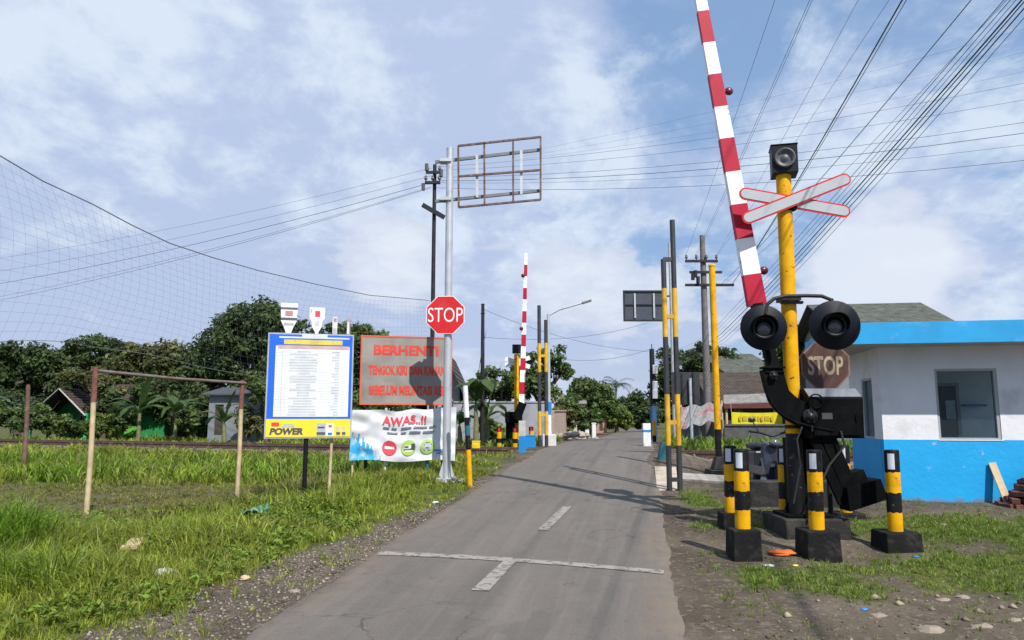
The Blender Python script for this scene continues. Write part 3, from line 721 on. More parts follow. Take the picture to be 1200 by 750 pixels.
def portal(pxl, pxr, ybl, ybr, ytl, ytr, ybands, label, rails_, Y, w):
    L_ = at(pxl, ybl, Y); R_ = at(pxr, ybr, Y); b = Vector(((L_.x+R_.x)/2, Y, gz(R_.x, Y)))
    t = T('portal_post', label, 'portal post', b, 'height gauge portal posts by the crossing')
    ym = mat('portal yellow', (.62, .36, .02), .5, var=.25, col2=(.10, .09, .07), amt=.3); dk = mat('portal grey black', (.035, .037, .042), .5, var=.3)
    for P, yt, yb in ((L_, ytl, ybl), (R_, ytr, ybr)):
        m = MB(); zs = [zat(yb, Y) if P is not R_ else b.z-.1]+[zat(q, Y) for q in ybands if q < yb]+[zat(yt, Y)]
        if P is L_: zs[0] = min(zs[0], gz(P.x, Y)-.05)
        for i in range(len(zs)-1): m.cyl((P.x, Y, zs[i]), (P.x, Y, zs[i+1]), w, n=12, mi=i % 2)
        m.build('upright', [dk, ym], t)
    for (y_, mi) in rails_:
        m = MB(); z = zat(y_, Y); m.beam((L_.x, Y, z), (R_.x, Y, z), w*1.5, w*1.5); m.build('crossbar', [ym, dk][mi], t)
    return t
portal(784.5, 797, 566, 576, 304, 258, [522, 462, 395, 338], 'black and yellow twin portal post at the right road edge', [(304, 1), (371, 0), (495, 0), (562, 1)], 12.4, .045)
portal(632.5, 640.5, 521, 521, 358, 375, [510, 482, 436, 402], 'black and yellow twin portal post beside the left street lamp', [(417, 0), (486, 0)], 22.6, .055)

def sign_back(px, py, Y, label):
    b = at(px, py, Y); b.z = gz(b.x, Y); return b
YF = 26.4
bx_ = at(792, 540, YF); b = Vector((bx_.x, YF, gz(bx_.x, YF)))
t = T('sign_gantry', 'grey pole holding a rectangular sign seen from behind over the far road', 'sign gantry', b)
m = MB(); m.cyl(b-Z*.2, Vector((b.x, YF, zat(285, YF))), .075, .06, n=14); m.build('pole', galv, t)
m = MB()
for y in (347, 371): m.beam(at(792, y, YF), at(733, y, YF), .07, .05)
m.build('arm', darksteel, t)
fr = Fr(at(755, 358.5, YF-.06), FX, Z); W_, H_ = px2m(25, YF), px2m(18.5, YF)
m = MB(); fr.slab(m, -W_, W_, -H_, H_, -.02, 0); pn = m.build('sign_panel', mat('sign back plate', (.045, .055, .075), .5, var=.15), t)
m = MB()
for a0, a1, b0, b1 in ((-W_, W_, H_-.06, H_), (-W_, W_, -H_, -H_+.06), (-W_, -W_+.06, -H_+.06, H_-.06), (W_-.06, W_, -H_+.06, H_-.06), (-W_+.06, W_-.06, .02, .06)): fr.slab(m, a0, a1, b0, b1, .002, .04)
m.build('frame', darksteel, pn)
for a in (-W_*.45, W_*.45):
    m = MB(); fr.slab(m, a-.03, a+.03, -H_*.78, H_*.8, .042, .06); m.build('batten', mat('pale batten', (.42, .43, .45), .5), pn)

# board seen from behind beyond the rails, hut side street marks
Yb = 24.5; b = at(811, 520, Yb); b.z = gz(b.x, Yb)
t = T('notice_board', 'dark square board seen from behind on a thin grey post', 'board', b)
m = MB(); m.cyl(b-Z*.2, Vector((b.x, Yb, zat(443, Yb))), .05, n=10); m.build('post', galv, t)
fr = Fr(at(803, 455, Yb+.08), FX, Z); m = MB(); fr.slab(m, -px2m(16, Yb), px2m(17, Yb), -px2m(19, Yb), px2m(19, Yb), -.03, 0); m.build('panel', mat('board back', (.022, .024, .030), .6, var=.2), t)
for a in (-.1, .28):
    m = MB(); fr.slab(m, a-.03, a+.03, -px2m(17, Yb), px2m(17, Yb), .003, .03); m.build('batten', darksteel, t)

# small markers near the crossing
def marker(name, px, yb, yt, Y, bands, r, label, cat, dx=0, square=False):
    b = at(px, yb, Y); b.z = gz(b.x, Y); topz = zat(yt, Y); m = MB(); H = topz-b.z; mats_ = []
    for i in range(len(bands)):
        f0, mt = bands[i]; f1 = bands[i+1][0] if i+1 < len(bands) else 1
        if mt not in mats_: mats_.append(mt)
        p0 = b+Vector((dx*f0, 0, H*f0 - (.1 if i == 0 else 0))); p1 = b+Vector((dx*f1, 0, H*f1))
        if square: m.beam(p0, p1, 2*r, 2*r, FY, mats_.index(mt))
        else: m.cyl(p0, p1, r, n=12, mi=mats_.index(mt))
    return tag(m.build(name, mats_, loc=b), label, cat)
teal = mat('teal paint', (.012, .11, .14), .6, var=.25)
marker('marker_post', 758, 526, 496, 22.5, [(0, white), (.62, bluepaint), (.72, white)], .11, 'white marker post with a blue band right of the far road', 'marker post', square=True)
marker('marker_post', 775, 541, 519, 16.5, [(0, teal)], .09, 'short leaning teal stake next to the pale apron', 'stake', dx=.09, square=True)
marker('marker_post', 612, 530, 493, 18.8, [(0, bluepaint), (.52, mat('grey white paint', (.45, .44, .41), .7, var=.25))], .085, 'square grey post with a bright blue lower half left of the road', 'marker post', square=True)
marker('striped_stake', 551, 568, 452, 12.9, [(0, yellow), (.36, black), (.50, teal), (.6, black), (.68, white)], .045, 'leaning white stake with black and yellow foot right of the banner', 'stake', dx=-.10)
m = MB(); b = at(621, 517, 21.5); b.z = gz(b.x, 21.5); m.box(b+Z*.17, (.30, .3, .36)); m.box(b+Z*.36, (.33, .33, .03))
tag(m.build('plastic_bin', bluepaint, loc=b, bevel=.015), 'bright blue bin near the far barrier machine', 'bin')
m = MB(); b = at(558, 519, 21.2); b.z = gz(b.x, 21.2); m.box(b+Z*.16, (.22, .2, .36)); m.box(b+Z*.35, (.24, .22, .025)); m.box(b+Vector((0, -.105, .18)), (.14, .012, .2))
tag(m.build('meter_box', mat('box yellow', (.75, .52, .01), .5), loc=b, bevel=.01), 'small yellow box in the grass left of the crossing', 'box')

# the far barrier gate on the left of the road
YG = 25.0
def gx(px): return at(px, 480, YG).x
b = Vector((gx(604), YG, gz(gx(604), YG)))
t = T('barrier_gate', 'distant barrier machine with slim raised boom left of the road', 'barrier', b)
m = MB(); m.box((gx(602), YG, zat(489, YG)), (px2m(20, YG), .5, px2m(13, YG))); m.build('cabinet', black_steel, t, bevel=.02)
m = MB(); m.box((gx(598), YG+.1, (zat(494, YG)+b.z)/2), (.3, .3, zat(494, YG)-b.z)); m.box((gx(594), YG, b.z+.1), (.7, .5, .25)); m.build('pedestal', black_steel, t)
m = MB(); m.beam(at(605, 492, YG-.3), at(612.5, 472, YG-.3), .28, .16, FY); m.build('boom_arm', black_steel, t)
m = MB(); n = 13; p0 = at(611.5, 476, YG-.3); p1 = at(616.5, 297, YG-.3)
for i in range(n): m.beam(p0.lerp(p1, i/n), p0.lerp(p1, (i+1)/n), .20-.10*i/n, .06, FY, mi=i % 2, w1=.20-.10*(i+1)/n)
m.build('boom', [MATS['boom white'], MATS['boom red']], t)
for px_, py_ in ((613, 323), (611, 385)):
    m = MB(); m.sphere(at(px_, py_, YG-.4), .07); m.build('boom_lamp', MATS['dark red lamp'], t)
YG2 = 25.4
b = at(605.5, 517, YG2); b.z = gz(b.x, YG2)
t = T('crossing_signal', 'distant slim yellow crossing post with black siren box and crossbuck', 'signal', b)
m = MB(); m.cyl(b, Vector((b.x, YG2, zat(415, YG2))), .085, n=12); m.build('pole', yellow, t)
m = MB(); m.box(Vector((b.x, YG2, zat(409, YG2))), (.3, .3, px2m(10, YG2))); m.build('siren_box', navy, t, bevel=.01)
for p, q in (((592, 428), (621, 419)), ((592, 420), (621, 430))):
    m = MB(); m.beam(at(*p, YG2+.15), at(*q, YG2+.15), .15, .02, FY); m.build('crossbuck_board', white, t)
def far_bollard(px, Y, yb, yt, lab):
    b = at(px, yb, Y); b.z = gz(b.x, Y); t = T('bollard', lab, 'bollard', b, 'striped bollards round the far barrier')
    m = MB(); H = zat(yt, Y)-b.z
    for f0, f1, mi in ((0, .3, 1), (.3, .5, 0), (.5, .78, 1), (.78, 1, 0)): m.cyl(b+Z*H*f0, b+Z*H*f1, .08, n=10, mi=mi)
    m.build('pipe', [black, yellow], t)
    m = MB(); m.box(b+Vector((0, -.078, H*.88)), (.07, .02, H*.15)); m.build('reflector', signred, t)
far_bollard(585, 23.8, 521, 500, 'tiny striped bollard left of the distant barrier machine')
far_bollard(603.5, 23.4, 523, 501, 'tiny striped bollard before the distant barrier machine')
far_bollard(622.5, 24.6, 520, 500, 'tiny striped bollard behind the bright blue bin')

# street lamp
Y = 23.3; b = at(643.5, 521, Y); b.z = gz(b.x, Y)
t = T('street_lamp', 'slim grey street lamp with a long arm left of the road', 'street lamp', b)
m = MB(); m.box(b+Z*.1, (.42, .42, .5)); m.build('base', mat('whitewashed concrete', (.55, .54, .52), .8, var=.15), t, bevel=.02)
ze = zat(368, Y)
m = MB(); m.cyl(b+Z*.3, Vector((b.x, Y, ze)), .065, .045, n=12); m.build('pole', galv, t)
m = MB(); m.cyl(b+Z*.34, b+Z*.95, .075, n=12, mi=0); m.cyl(b+Z*.95, b+Z*1.35, .072, n=12, mi=1); m.build('painted_foot', [white, bluepaint], t)
m = MB(); m.tube([Vector((b.x, Y, ze-.05)), at(655, 363, Y), at(672, 358, Y), at(684, 354.5, Y)], .03, 8); m.build('arm', galv, t)
m = MB(); m.beam(at(682, 355.3, Y), at(693, 352, Y), .12, .07, Z); m.build('lamp_head', greysteel, t, bevel=.015)

# thin dark pole on the left
def plain_pole(name, px, yb, yt, Y, r0, r1, mt, label, cat='pole'):
    b = at(px, yb, Y); b.z = gz(b.x, Y); m = MB(); topz = zat(yt, Y); m.cyl(b-Z*.2, Vector((b.x, Y, topz)), r0, r1, n=12)
    m.cyl(Vector((b.x, Y, topz)), Vector((b.x, Y, topz+.03)), r1*1.15, n=12); m.cyl(Vector((b.x, Y, topz-.35)), Vector((b.x, Y, topz-.31)), r1*1.3, n=12)
    return tag(m.build(name, mt, loc=b), label, cat)
plain_pole('cable_pole', 565, 520, 357, 27, .09, .06, darksteel, 'thin dark pole rising right of the banana plant')
# ------------------------------------------------------------------ left roadside signs
# tall sign pole with the red STOP sign and the empty overhead frame
b = ghit(523, 563); Y = b.y
t = T('sign_pole', 'tall silver pole with a red STOP sign and an empty overhead frame', 'sign pole', b)
ztop = zat(175, Y)
m = MB(); m.cyl(b, Vector((b.x, Y, ztop)), .075, .068, n=18); m.cyl(Vector((b.x, Y, ztop)), Vector((b.x, Y, ztop+.02)), .07, n=18); m.build('pole', galv, t)
m = MB(); m.box(b+Z*.03, (.34, .34, .05)); bp = m.build('base_plate', galv, t, bevel=.006)
m = MB()
for a in range(4):
    d = Vector((math.cos(a*math.pi/2+.5), math.sin(a*math.pi/2+.5), 0)); n_ = Vector((-d.y, d.x, 0))*.006
    m.prism([b+d*.07+Z*.055-n_, b+d*.16+Z*.055-n_, b+d*.07+Z*.34-n_], n_*2)
m.build('gusset', galv, bp)
m = MB(); m.box(b+Vector((0, 0, -.12)), (.62, .6, .26)); m.build('footing', concrete, t, bevel=.02)
c = at(522, 369, Y-.10); fr = Fr(c, yawr(-3), Z); Ro = px2m(24.3, Y)
m = MB(); octa(m, fr, Ro, 0, .006, 0); pl = m.build('sign_plate', signwhite, t)
m = MB(); octa(m, fr, Ro*.965, .008, .010, 0); m.build('sign_face', signred, pl)
m = MB(); m.closed = False; fr.text(m, 'STOP', 0, .0, px2m(41, Y), px2m(17, Y), .0125, 0, -.004); m.build('lettering', signwhite, pl)
m = MB(); m.box(at(522, 355, Y)+Vector((0, -.03, 0)), (.2, .14, .04)); m.box(at(522, 384, Y)+Vector((0, -.03, 0)), (.2, .14, .04)); m.build('sign_clamp', galv, t)
# frame: leaning rectangle of angle iron
YF2 = Y-.08
TL, TR, BL, BR = at(537, 171, YF2), at(633.5, 160.5, YF2), at(537.5, 243, YF2), at(633.5, 234, YF2)
def fp(a, bq): return TL.lerp(TR, a).lerp(BL.lerp(BR, a), bq)
m = MB(); W = .036
for p, q in (((0, 0), (1, 0)), ((0, 1), (1, 1)), ((0, 0), (0, 1)), ((1, 0), (1, 1)), ((0, .50), (1, .53)), ((.315, 0), (.315, 1)), ((.665, 0), (.665, 1))):
    m.beam(fp(*p), fp(*q), W, W, FY)
fo = m.build('sign_frame', rust, t)
for a in (.225, .765):
    m = MB(); m.beam(fp(a, .17)+FY*.04, fp(a, .88 if a > .5 else .86)+FY*.04, .05, .03, FY); m.build('strut', galv, fo)
for p0, p1 in (((510, 190), (634, 175.5)), ((510, 236), (634, 223.5))):
    m = MB(); m.beam(at(*p0, Y+.03), at(*p1, Y+.03), .055, .05, FY); m.build('arm', greysteel, t)
for y_ in (189, 234):
    m = MB(); m.box(at(522.5, y_, Y), (.22, .2, .06)); m.build('clamp', galv, t)

# grey board with red lettering
r_ = yawr(15); P0 = at(470, 434, 14.3); n_ = Fr(P0, r_).n
def pl_(px, py): return on_plane(px, py, P0, n_)
def on(px, py): q = pl_(px, py)-P0; return q.dot(r_), q.z
a0, b1 = on(425, 394.5); _, b0 = on(425, 472.5); a1, _ = on(528, 434)
b = P0.copy(); b.z = gz(b.x, b.y)
t = T('warning_board', 'grey board with red border and red warning lettering', 'sign board', b)
fr = Fr(P0, r_); fb = Vector((0,0,0))
greyboard = mat('grey board', (.27, .25, .225), .85, var=.16, scale=2.5, col2=(.17, .155, .14), amt=.40, scale2=2)
m = MB(); fr.slab(m, a0, a1, b0, b1, -.03, 0); bo = m.build('panel', greyboard, t)
m = MB(); e = .03; oc = mat('orange red paint', (.62, .10, .045), .6, var=.12)
for q in ((a0-e, a1+e, b1, b1+e), (a0-e, a1+e, b0-e, b0), (a0-e, a0, b0, b1), (a1, a1+e, b0, b1)): fr.slab(m, *q, -.035, .006)
m.build('border', oc, bo)
m = MB(); m.closed = False; W_ = a1-a0; H_ = b1-b0; ac = (a0+a1)/2
def ly(y): return on(470, y)[1]
fr.text(m, 'BERHENTI', (on(438, 411)[0]+on(514, 411)[0])/2, ly(410.5), on(514, 411)[0]-on(438, 411)[0], px2m(12, 14.3), .004, 0, .045)
fr.text(m, 'TENGOK KIRI DAN KANAN', (on(432, 434)[0]+on(522, 434)[0])/2, ly(434), on(522, 434)[0]-on(432, 434)[0], px2m(11.5, 14.3), .004, 0, .05)
fr.text(m, 'SEBELUM MELINTASI REL', (on(432, 457)[0]+on(522, 457)[0])/2, ly(457.5), on(522, 457)[0]-on(432, 457)[0], px2m(11.5, 14.3), .004, 0, .05)
m.build('lettering', mat('sign lettering red', (.60, .045, .022), .65, var=.2, col2=(.40, .13, .09), amt=.36, scale2=7), bo)
for a in (a0+.12, a1-.12):
    m = MB(); p = fr.p(a, 0, -.065); m.beam(Vector((p.x, p.y, gz(p.x, p.y)-.2)), Vector((p.x, p.y, fr.O.z+b1)), .06, .06, r_); m.build('post', darksteel, t)

# banner AWAS
r2 = yawr(10); P1 = at(468, 510, 13.95); n2 = Fr(P1, r2).n
def on2(px, py): q = on_plane(px, py, P1, n2)-P1; return q.dot(r2), q.z
b = P1.copy(); b.z = gz(b.x, b.y)
t = T('warning_banner', 'wrinkled white cloth banner with red heading and round traffic symbols', 'banner', b)
fr2 = Fr(P1, r2)
ca = {k: on2(*q) for k, q in dict(tl=(413, 480.5), tr=(535, 477), bl=(409, 540), br=(533, 540)).items()}
Wb = ca['tr'][0]-ca['tl'][0]
def bpt(s_, t_, off=0):
    tl, tr, bl, br = (Vector(ca[k]) for k in ('tl', 'tr', 'bl', 'br'))
    top_ = tl.lerp(tr, s_); top_.y -= .035*math.sin(math.pi*s_)**2*(1+.6*math.sin(s_*19))
    bot = bl.lerp(br, s_); bot.y += .02*math.sin(s_*math.pi*3)
    q = top_.lerp(bot, t_)
    f = .022*math.sin(s_*9+t_*5)+.016*math.sin(s_*22-t_*12)*(1-.5*t_)*(1.4-s_)+.018*math.sin((t_+s_*.6)*17)*(1-s_)**1.5+.012*math.sin((t_*1.0-s_*.5)*21)+.004*math.sin(s_*41+t_*22)
    return fr2.p(q.x, q.y, f*.68+off)
cloth = mat('banner cloth', (.70, .72, .76), .75, var=.08, trans=.15, col2=(.55, .55, .55), amt=.34, scale2=2.5); bluec = mat('banner blue', (.03, .33, .62), .7, var=.35, scale=4, col2=(.55, .68, .8), amt=.36, scale2=5)
m = MB(); n, k = 72, 36; m.closed = False
m.add([bpt(i/n, j/k) for j in range(k+1) for i in range(n+1)], [(j*(n+1)+i, (j+1)*(n+1)+i, (j+1)*(n+1)+i+1, j*(n+1)+i+1) for j in range(k) for i in range(n)], 0, True)
for i_ in range(len(m.f)):
    ii, jj = i_ % n, i_//n; s_, t_ = ii/n, jj/k
    if t_ > .78-.30*max(0, .22-s_)/.22*(1+.4*math.sin(ii*1.7)) + max(0, s_-.2)*2.2 + .05*math.sin(ii*2.1): m.m[i_] = 1
so_ = m.build('cloth', [cloth, bluec], t)
def printed(name, mt, shapes, off):
    """flat print carried on the cloth: shapes are (verts in s,t, faces)"""
    m = MB(); m.closed = False
    for vs, fs in shapes: m.add([bpt(x, y, off) for x, y in vs], fs)
    return m.build(name, mt, so_)
def txt(s, sc_, tc_, w, h, bold=.02):
    vs, fs = text_mesh(s, bold); x0 = min(v[0] for v in vs); x1 = max(v[0] for v in vs); y0 = min(v[1] for v in vs); y1 = max(v[1] for v in vs)
    return [(sc_+((v[0]-x0)/(x1-x0)-.5)*w, tc_-((v[1]-y0)/(y1-y0)-.5)*h) for v in vs], fs
def rect(x0, x1, y0, y1, n=6): 
    vs = [(x0+(x1-x0)*i/n, y) for y in (y0, y1) for i in range(n+1)]; return vs, [(i, n+1+i, n+2+i, i+1) for i in range(n)]
asp = Wb/(ca['tl'][1]-ca['bl'][1])
def ring(sc_, tc_, r0, r1, n=28):
    vs = [(sc_+math.cos(2*math.pi*i/n)*r, tc_+math.sin(2*math.pi*i/n)*r*asp) for r in (r0, r1) for i in range(n)]
    return vs, [(i, n+i, n+(i+1) % n, (i+1) % n) for i in range(n)]
pr = mat('print red', (.68, .05, .07), .7, var=.1); pg = mat('print green', (.36, .55, .10), .7, var=.15); pk = mat('print dark', (.06, .07, .09), .7); pgrey = mat('print grey', (.40, .43, .48), .7)
printed('heading', pr, [txt('AWAS..!!', .50, .20, .42, .17, .03)], .022)
printed('small_print', mat('print slate', (.13, .15, .20), .7), [rect(.30+q[0], .30+q[1], y, y+.035, 3) for y, row in ((.335, ((0, .06), (.08, .13), (.17, .27), (.29, .42), (.44, .50))), (.425, ((.04, .14), (.17, .22), (.25, .36), (.38, .49)))) for q in row], .02)
printed('no_entry_symbol', pr, [ring(.37, .735, .0, .068)], .018); printed('no_entry_bar', signwhite, [rect(.325, .415, .71, .76)], .028)
printed('train_symbol', pg, [ring(.55, .735, .0, .07)], .018)
printed('train_symbol', signwhite, [rect(.505, .60, .69, .75), rect(.515, .59, .78, .81)], .026); printed('train_symbol', pk, [rect(.575, .61, .66, .77), rect(.51, .55, .70, .73), rect(.505, .59, .762, .775)], .032)
printed('vehicle_symbol', pg, [ring(.73, .735, .045, .068)], .018); printed('vehicle_symbol', pgrey, [ring(.70, .76, 0, .018), ring(.755, .77, 0, .018), rect(.70, .76, .66, .74)], .020)
printed('footer_print', mat('print blue', (.10, .22, .45), .7), [rect(.79, .96, .80, .835), rect(.82, .95, .86, .885)], .02)
for px_, mt, ytop, wd in ((501.5, teal, 480, .035), (414, wood, 482, .02), (452, mat('pale post', (.55, .54, .50), .7), 478, .025)):
    m = MB(); q = fr2.p(on2(px_, 500)[0], 0, -.10); m.cyl((q.x, q.y, gz(q.x, q.y)-.1), (q.x, q.y, zat(ytop, q.y)), wd, n=10); m.build('post', mt, t)
m = MB()
for k_, (dx_, dz_) in dict(tl=(-.12, .06), tr=(.18, .05), bl=(-.1, -.05), br=(.14, -.04)).items():
    q = ca[k_]; m.tube([fr2.p(q[0], q[1], 0), fr2.p(q[0]+dx_, q[1]+dz_, -.08)], .004, 5)
m.build('rope', wood, t)

# train schedule board
r3 = yawr(15); P2 = at(364, 453, 11.2); n3 = Fr(P2, r3).n; fr3 = Fr(P2, r3)
def on3(px, py): q = on_plane(px, py, P2, n3)-P2; return q.dot(r3), q.z
b = P2.copy(); q = ghit(361, 588); b.z = gz(b.x, b.y)
t = T('schedule_board', 'blue and yellow framed board with a long white printed table', 'notice board', b)
A0, B1 = on3(314.5, 389.5); A1, _ = on3(415, 393); _, B0 = on3(314, 514)
yb = on3(364, 491)[1]
m = MB(); fr3.slab(m, A0, A1, B0, B1, -.03, 0); bo = m.build('panel', mat('frame grey', (.38, .38, .40), .5), t)
m = MB(); e = .022; fr3.slab(m, A0+e, A1-e, yb, B1-e, .003, .006); m.build('blue_field', mat('print royal blue', (.006, .115, .60), .5, var=.06), bo)
m = MB(); fr3.slab(m, A0+e, A1-e, B0+e, yb, .003, .006); m.build('yellow_strip', mat('print yellow', (.76, .62, .03), .5, var=.06), bo)
def X3(px): return on3(px, 450)[0]
def Y3(py): return on3(364, py)[1]
m = MB(); fr3.slab(m, X3(321.5), X3(408.5), Y3(488.5), Y3(406), .008, .011); m.build('table_sheet', mat('print paper', (.72, .75, .78), .5, var=.06, col2=(.62, .63, .62), amt=.36, scale2=2), bo)
m = MB(); fr3.slab(m, X3(324), X3(408), Y3(409), Y3(405.2), .012, .014); m.build('table_header', mat('print pinkish', (.55, .38, .36), .6), bo)
m = MB(); fr3.slab(m, X3(331), X3(400), Y3(404), Y3(398.5), .008, .010); m.build('title_strip', mat('print dull yellow', (.66, .55, .08), .6, col2=(.35, .30, .15), amt=.4, scale2=12), bo)
m = MB(); fr3.slab(m, X3(325), X3(408), Y3(397), Y3(395), .008, .010); fr3.slab(m, X3(352), X3(382), Y3(395), Y3(391.5), .008, .010); m.build('small_print', mat('print silver', (.55, .60, .66), .6), bo)
rr = random.Random(3); m = MB(); m2 = MB()
for i in range(24):
    y = 411+i*3.2
    m2_ = (X3(322), X3(408)); fr3.slab(m2, *m2_, Y3(y+2.9), Y3(y+2.65), .012, .0128)
    wq = rr.choice([8, 9, 12, 17, 18]); fr3.slab(m, X3(356-wq), X3(356+wq*.85), Y3(y+2.0), Y3(y+.5), .012, .013)
    fr3.slab(m, X3(394-rr.choice([2, 3, 6])), X3(397), Y3(y+2.0), Y3(y+.5), .012, .013); fr3.slab(m, X3(329), X3(330.5), Y3(y+2.0), Y3(y+.6), .012, .013)
for px_ in (327, 334, 376, 386, 402): fr3.slab(m2, X3(px_), X3(px_+.3), Y3(488), Y3(409.5), .0132, .0138)
m.build('table_rows', mat('print row grey', (.50, .51, .55), .6), bo); m2.build('table_lines', mat('print line grey', (.55, .58, .62), .6), bo)
m = MB(); m.closed = False; fr3.text(m, 'POWER', X3(338.5), Y3(505.5), X3(358)-X3(318.5), px2m(8, 11.2), .0075, 0, .06, .18); m.build('lettering', pk, bo)
m = MB(); fr3.slab(m, X3(320), X3(329), Y3(499.5), Y3(495), .008, .0095); m.build('badge', pr, bo)
m = MB(); fr3.slab(m, X3(332), X3(347), Y3(500.3), Y3(499), .008, .0095); fr3.slab(m, X3(334), X3(346), Y3(498), Y3(497), .008, .0095); m.build('small_print', pgrey, bo)
def pack(m, cx, by, ty, w, mi=0):
    fr3.slab(m, X3(cx-w/2), X3(cx+w/2), Y3(by), Y3(ty), .008, .0095, mi)
m = MB(); pack(m, 378, 511, 496, 10, 0); pack(m, 388.5, 511, 496, 9, 1); pack(m, 398, 511, 500, 4.5, 2); pack(m, 404.5, 511, 500, 4, 2); m.build('packshot', [pgrey, signwhite, mat('print tan', (.55, .5, .3), .6)], bo)
for cx_, w_, y0_, y1_ in ((378, 10, 509.5, 506.5), (398, 4.5, 509.5, 506.5), (404.5, 4, 509.5, 506.5), (378, 8, 502, 500)):
    m = MB(); fr3.slab(m, X3(cx_-w_/2), X3(cx_+w_/2), Y3(y0_), Y3(y1_), .010, .0112); m.build('packshot_label', pk, bo)
m = MB(); fr3.slab(m, X3(386.5), X3(390.5), Y3(501), Y3(498), .010, .0112); m.build('packshot_label', pr, bo)
m = MB(); fr3.slab(m, X3(386), X3(391), Y3(510), Y3(507), .010, .0112); m.build('packshot_label', bluepaint, bo)
# cut-out shapes standing on the top edge
def cut(prof, cx, mt, label, bands):
    pts = [(cx+x, y) for x, y in prof]+[(cx-x, y) for x, y in prof[::-1]]
    m = MB(); m.prism([fr3.p(X3(x), Y3(y), -.025) for x, y in pts], fr3.n*.02); o = m.build('cutout', mt, t, label=label)
    for (x0, x1, y0, y1, mm) in bands:
        m = MB(); fr3.slab(m, X3(cx+x0), X3(cx+x1), Y3(y1), Y3(y0), -.004, -.002); m.build('cutout_print', mm, o)
darkband = mat('print dark grey', (.10, .10, .12), .5)
cut([(10, 356), (10.2, 360), (9.5, 372), (9.3, 377), (5.5, 384), (3, 391)], 335.5, signwhite, 'cup shaped cutout with dark bands', [(-10, 10, 361, 363.5, darkband), (-9.4, 9.4, 373, 376, darkband), (-4.5, 4.5, 365, 371, mat('print dull red', (.5, .22, .24), .5)), (-6, 6, 379, 382, pgrey)])
cut([(9, 360), (9, 373), (6.5, 376), (5.5, 383), (2, 389), (2, 392)], 369, signwhite, 'white bottle shaped cutout with a red mark', [(-2.5, 3.5, 364, 371, pr), (-8, -6, 362, 366, pgrey), (-3, 3, 375, 381, mat('print pale grey', (.55, .56, .6), .5))])
cut([(2.4, 370), (3, 378), (2.6, 392)], 390.3, mat('print soft white', (.66, .67, .70), .5), 'small slim white cutout', [(-1.5, 2, 372, 376, mat('print dull red', (.5, .22, .24), .5)), (-2.2, 2.2, 384, 392, pgrey)])
cut([(2, 371), (2, 392)], 406.5, mat('print dull mauve', (.34, .28, .30), .5), 'small slim mauve cutout', [(-1.5, .5, 376, 390, MATS['print soft white'])])
m = MB(); q = fr3.p(X3(361), 0, -.055); m.cyl((q.x, q.y, gz(q.x, q.y)-.2), (q.x, q.y, zat(395, q.y)), .035, n=12); m.build('post', black, t)
m = MB(); q = fr3.p(X3(393), 0, -.075); m.cyl((q.x-.05, q.y, gz(q.x, q.y)-.1), (q.x, q.y, zat(420, q.y)), .022, n=8); m.build('prop', wood, t)

# goal, rusty stake, ball net
bamb = mat('pale bamboo', (.52, .40, .24), .7, var=.25, scale=9, col2=(.30, .20, .12), amt=.33); rustred = mat('red rust paint', (.17, .06, .045), .8, var=.35, col2=(.28, .15, .10), amt=.36)
YGL, YGR = 10.5, 12.4
gl, grr = at(101, 602, YGL), at(277, 588, YGR); tl_, tr_ = at(112, 434, YGL), at(284, 449, YGR)
gl.z = gz(gl.x, YGL); grr.z = gz(grr.x, YGR)
t = T('goal_frame', 'homemade football goal of pale posts with rusty tops in the field', 'goal', gl)
for p0, p1 in ((gl, tl_), (grr, tr_)):
    m = MB(); pm = p0.lerp(p1, .78); m.tube([p0-Z*.2, p0.lerp(p1, .4)+Vector((.012, 0, 0)), pm], [.037, .036, .035], 10, 0); m.tube([pm, p1, p1+(p1-p0).normalized()*.05], .038, 10, 1); m.build('post', [bamb, rustred], t)
m = MB(); m.tube([tl_+Vector((-.05, -.02, 0)), tl_.lerp(tr_, .5)-Z*.02, tr_+Vector((.05, .02, 0))], .025, 10); m.build('crossbar', [mat('weathered bar', (.15, .13, .125), .7, .2, var=.3, col2=(.16, .07, .05), amt=.4)], t)
b = at(30, 524, 19.0); b.z = gz(b.x, 19.0)
m = MB(); tp = at(33, 452, 19.0); m.tube([b-Z*.2, b.lerp(tp, .5)+Vector((.02, 0, 0)), tp], [.06, .055, .05], 10); m.cyl(tp, tp+Z*.03, .04, n=8)
tag(m.build('rusty_stake', mat('rusty brown', (.13, .07, .05), .85, var=.35, col2=(.22, .15, .11), amt=.4), loc=b), 'lone rusty brown stake standing in the grass at the far left', 'stake')

NA = at(0, 182, 12.0); NB = at(503, 352, 23.8)
nd = Vector((NB.x-NA.x, NB.y-NA.y, 0)); nn_ = nd.cross(Z).normalized()
Npl = [on_plane(x, y, NA, nn_) for x, y in ((0, 182.5), (50, 212), (108, 239), (155, 264), (199, 285), (250, 302), (303, 317), (370, 333), (433, 346), (503, 352))]
d0 = (Npl[0]-Npl[2]); Npl = [Npl[0]+d0*.9+Z*.1, Npl[0]+d0*.4]+Npl
t = T('ball_net', 'large thin ball stop net hanging from a sagging rope by the field', 'net', (Npl[5].x, Npl[5].y, Npl[5].z))
netm = mat('net cord', (.12, .13, .15), .8, var=0)
m = MB(); m.tube(Npl, .011, 6); m.build('top_rope', netm, t)
cum = [0]
for i in range(1, len(Npl)): cum.append(cum[-1]+(Npl[i]-Npl[i-1]).length)
def along(s):
    s = min(max(s, 0), cum[-1]-1e-6)
    for i in range(1, len(cum)):
        if s <= cum[i]: return Npl[i-1].lerp(Npl[i], (s-cum[i-1])/(cum[i]-cum[i-1]))
nv = int(cum[-1]/.19); m = MB(); cols_ = []
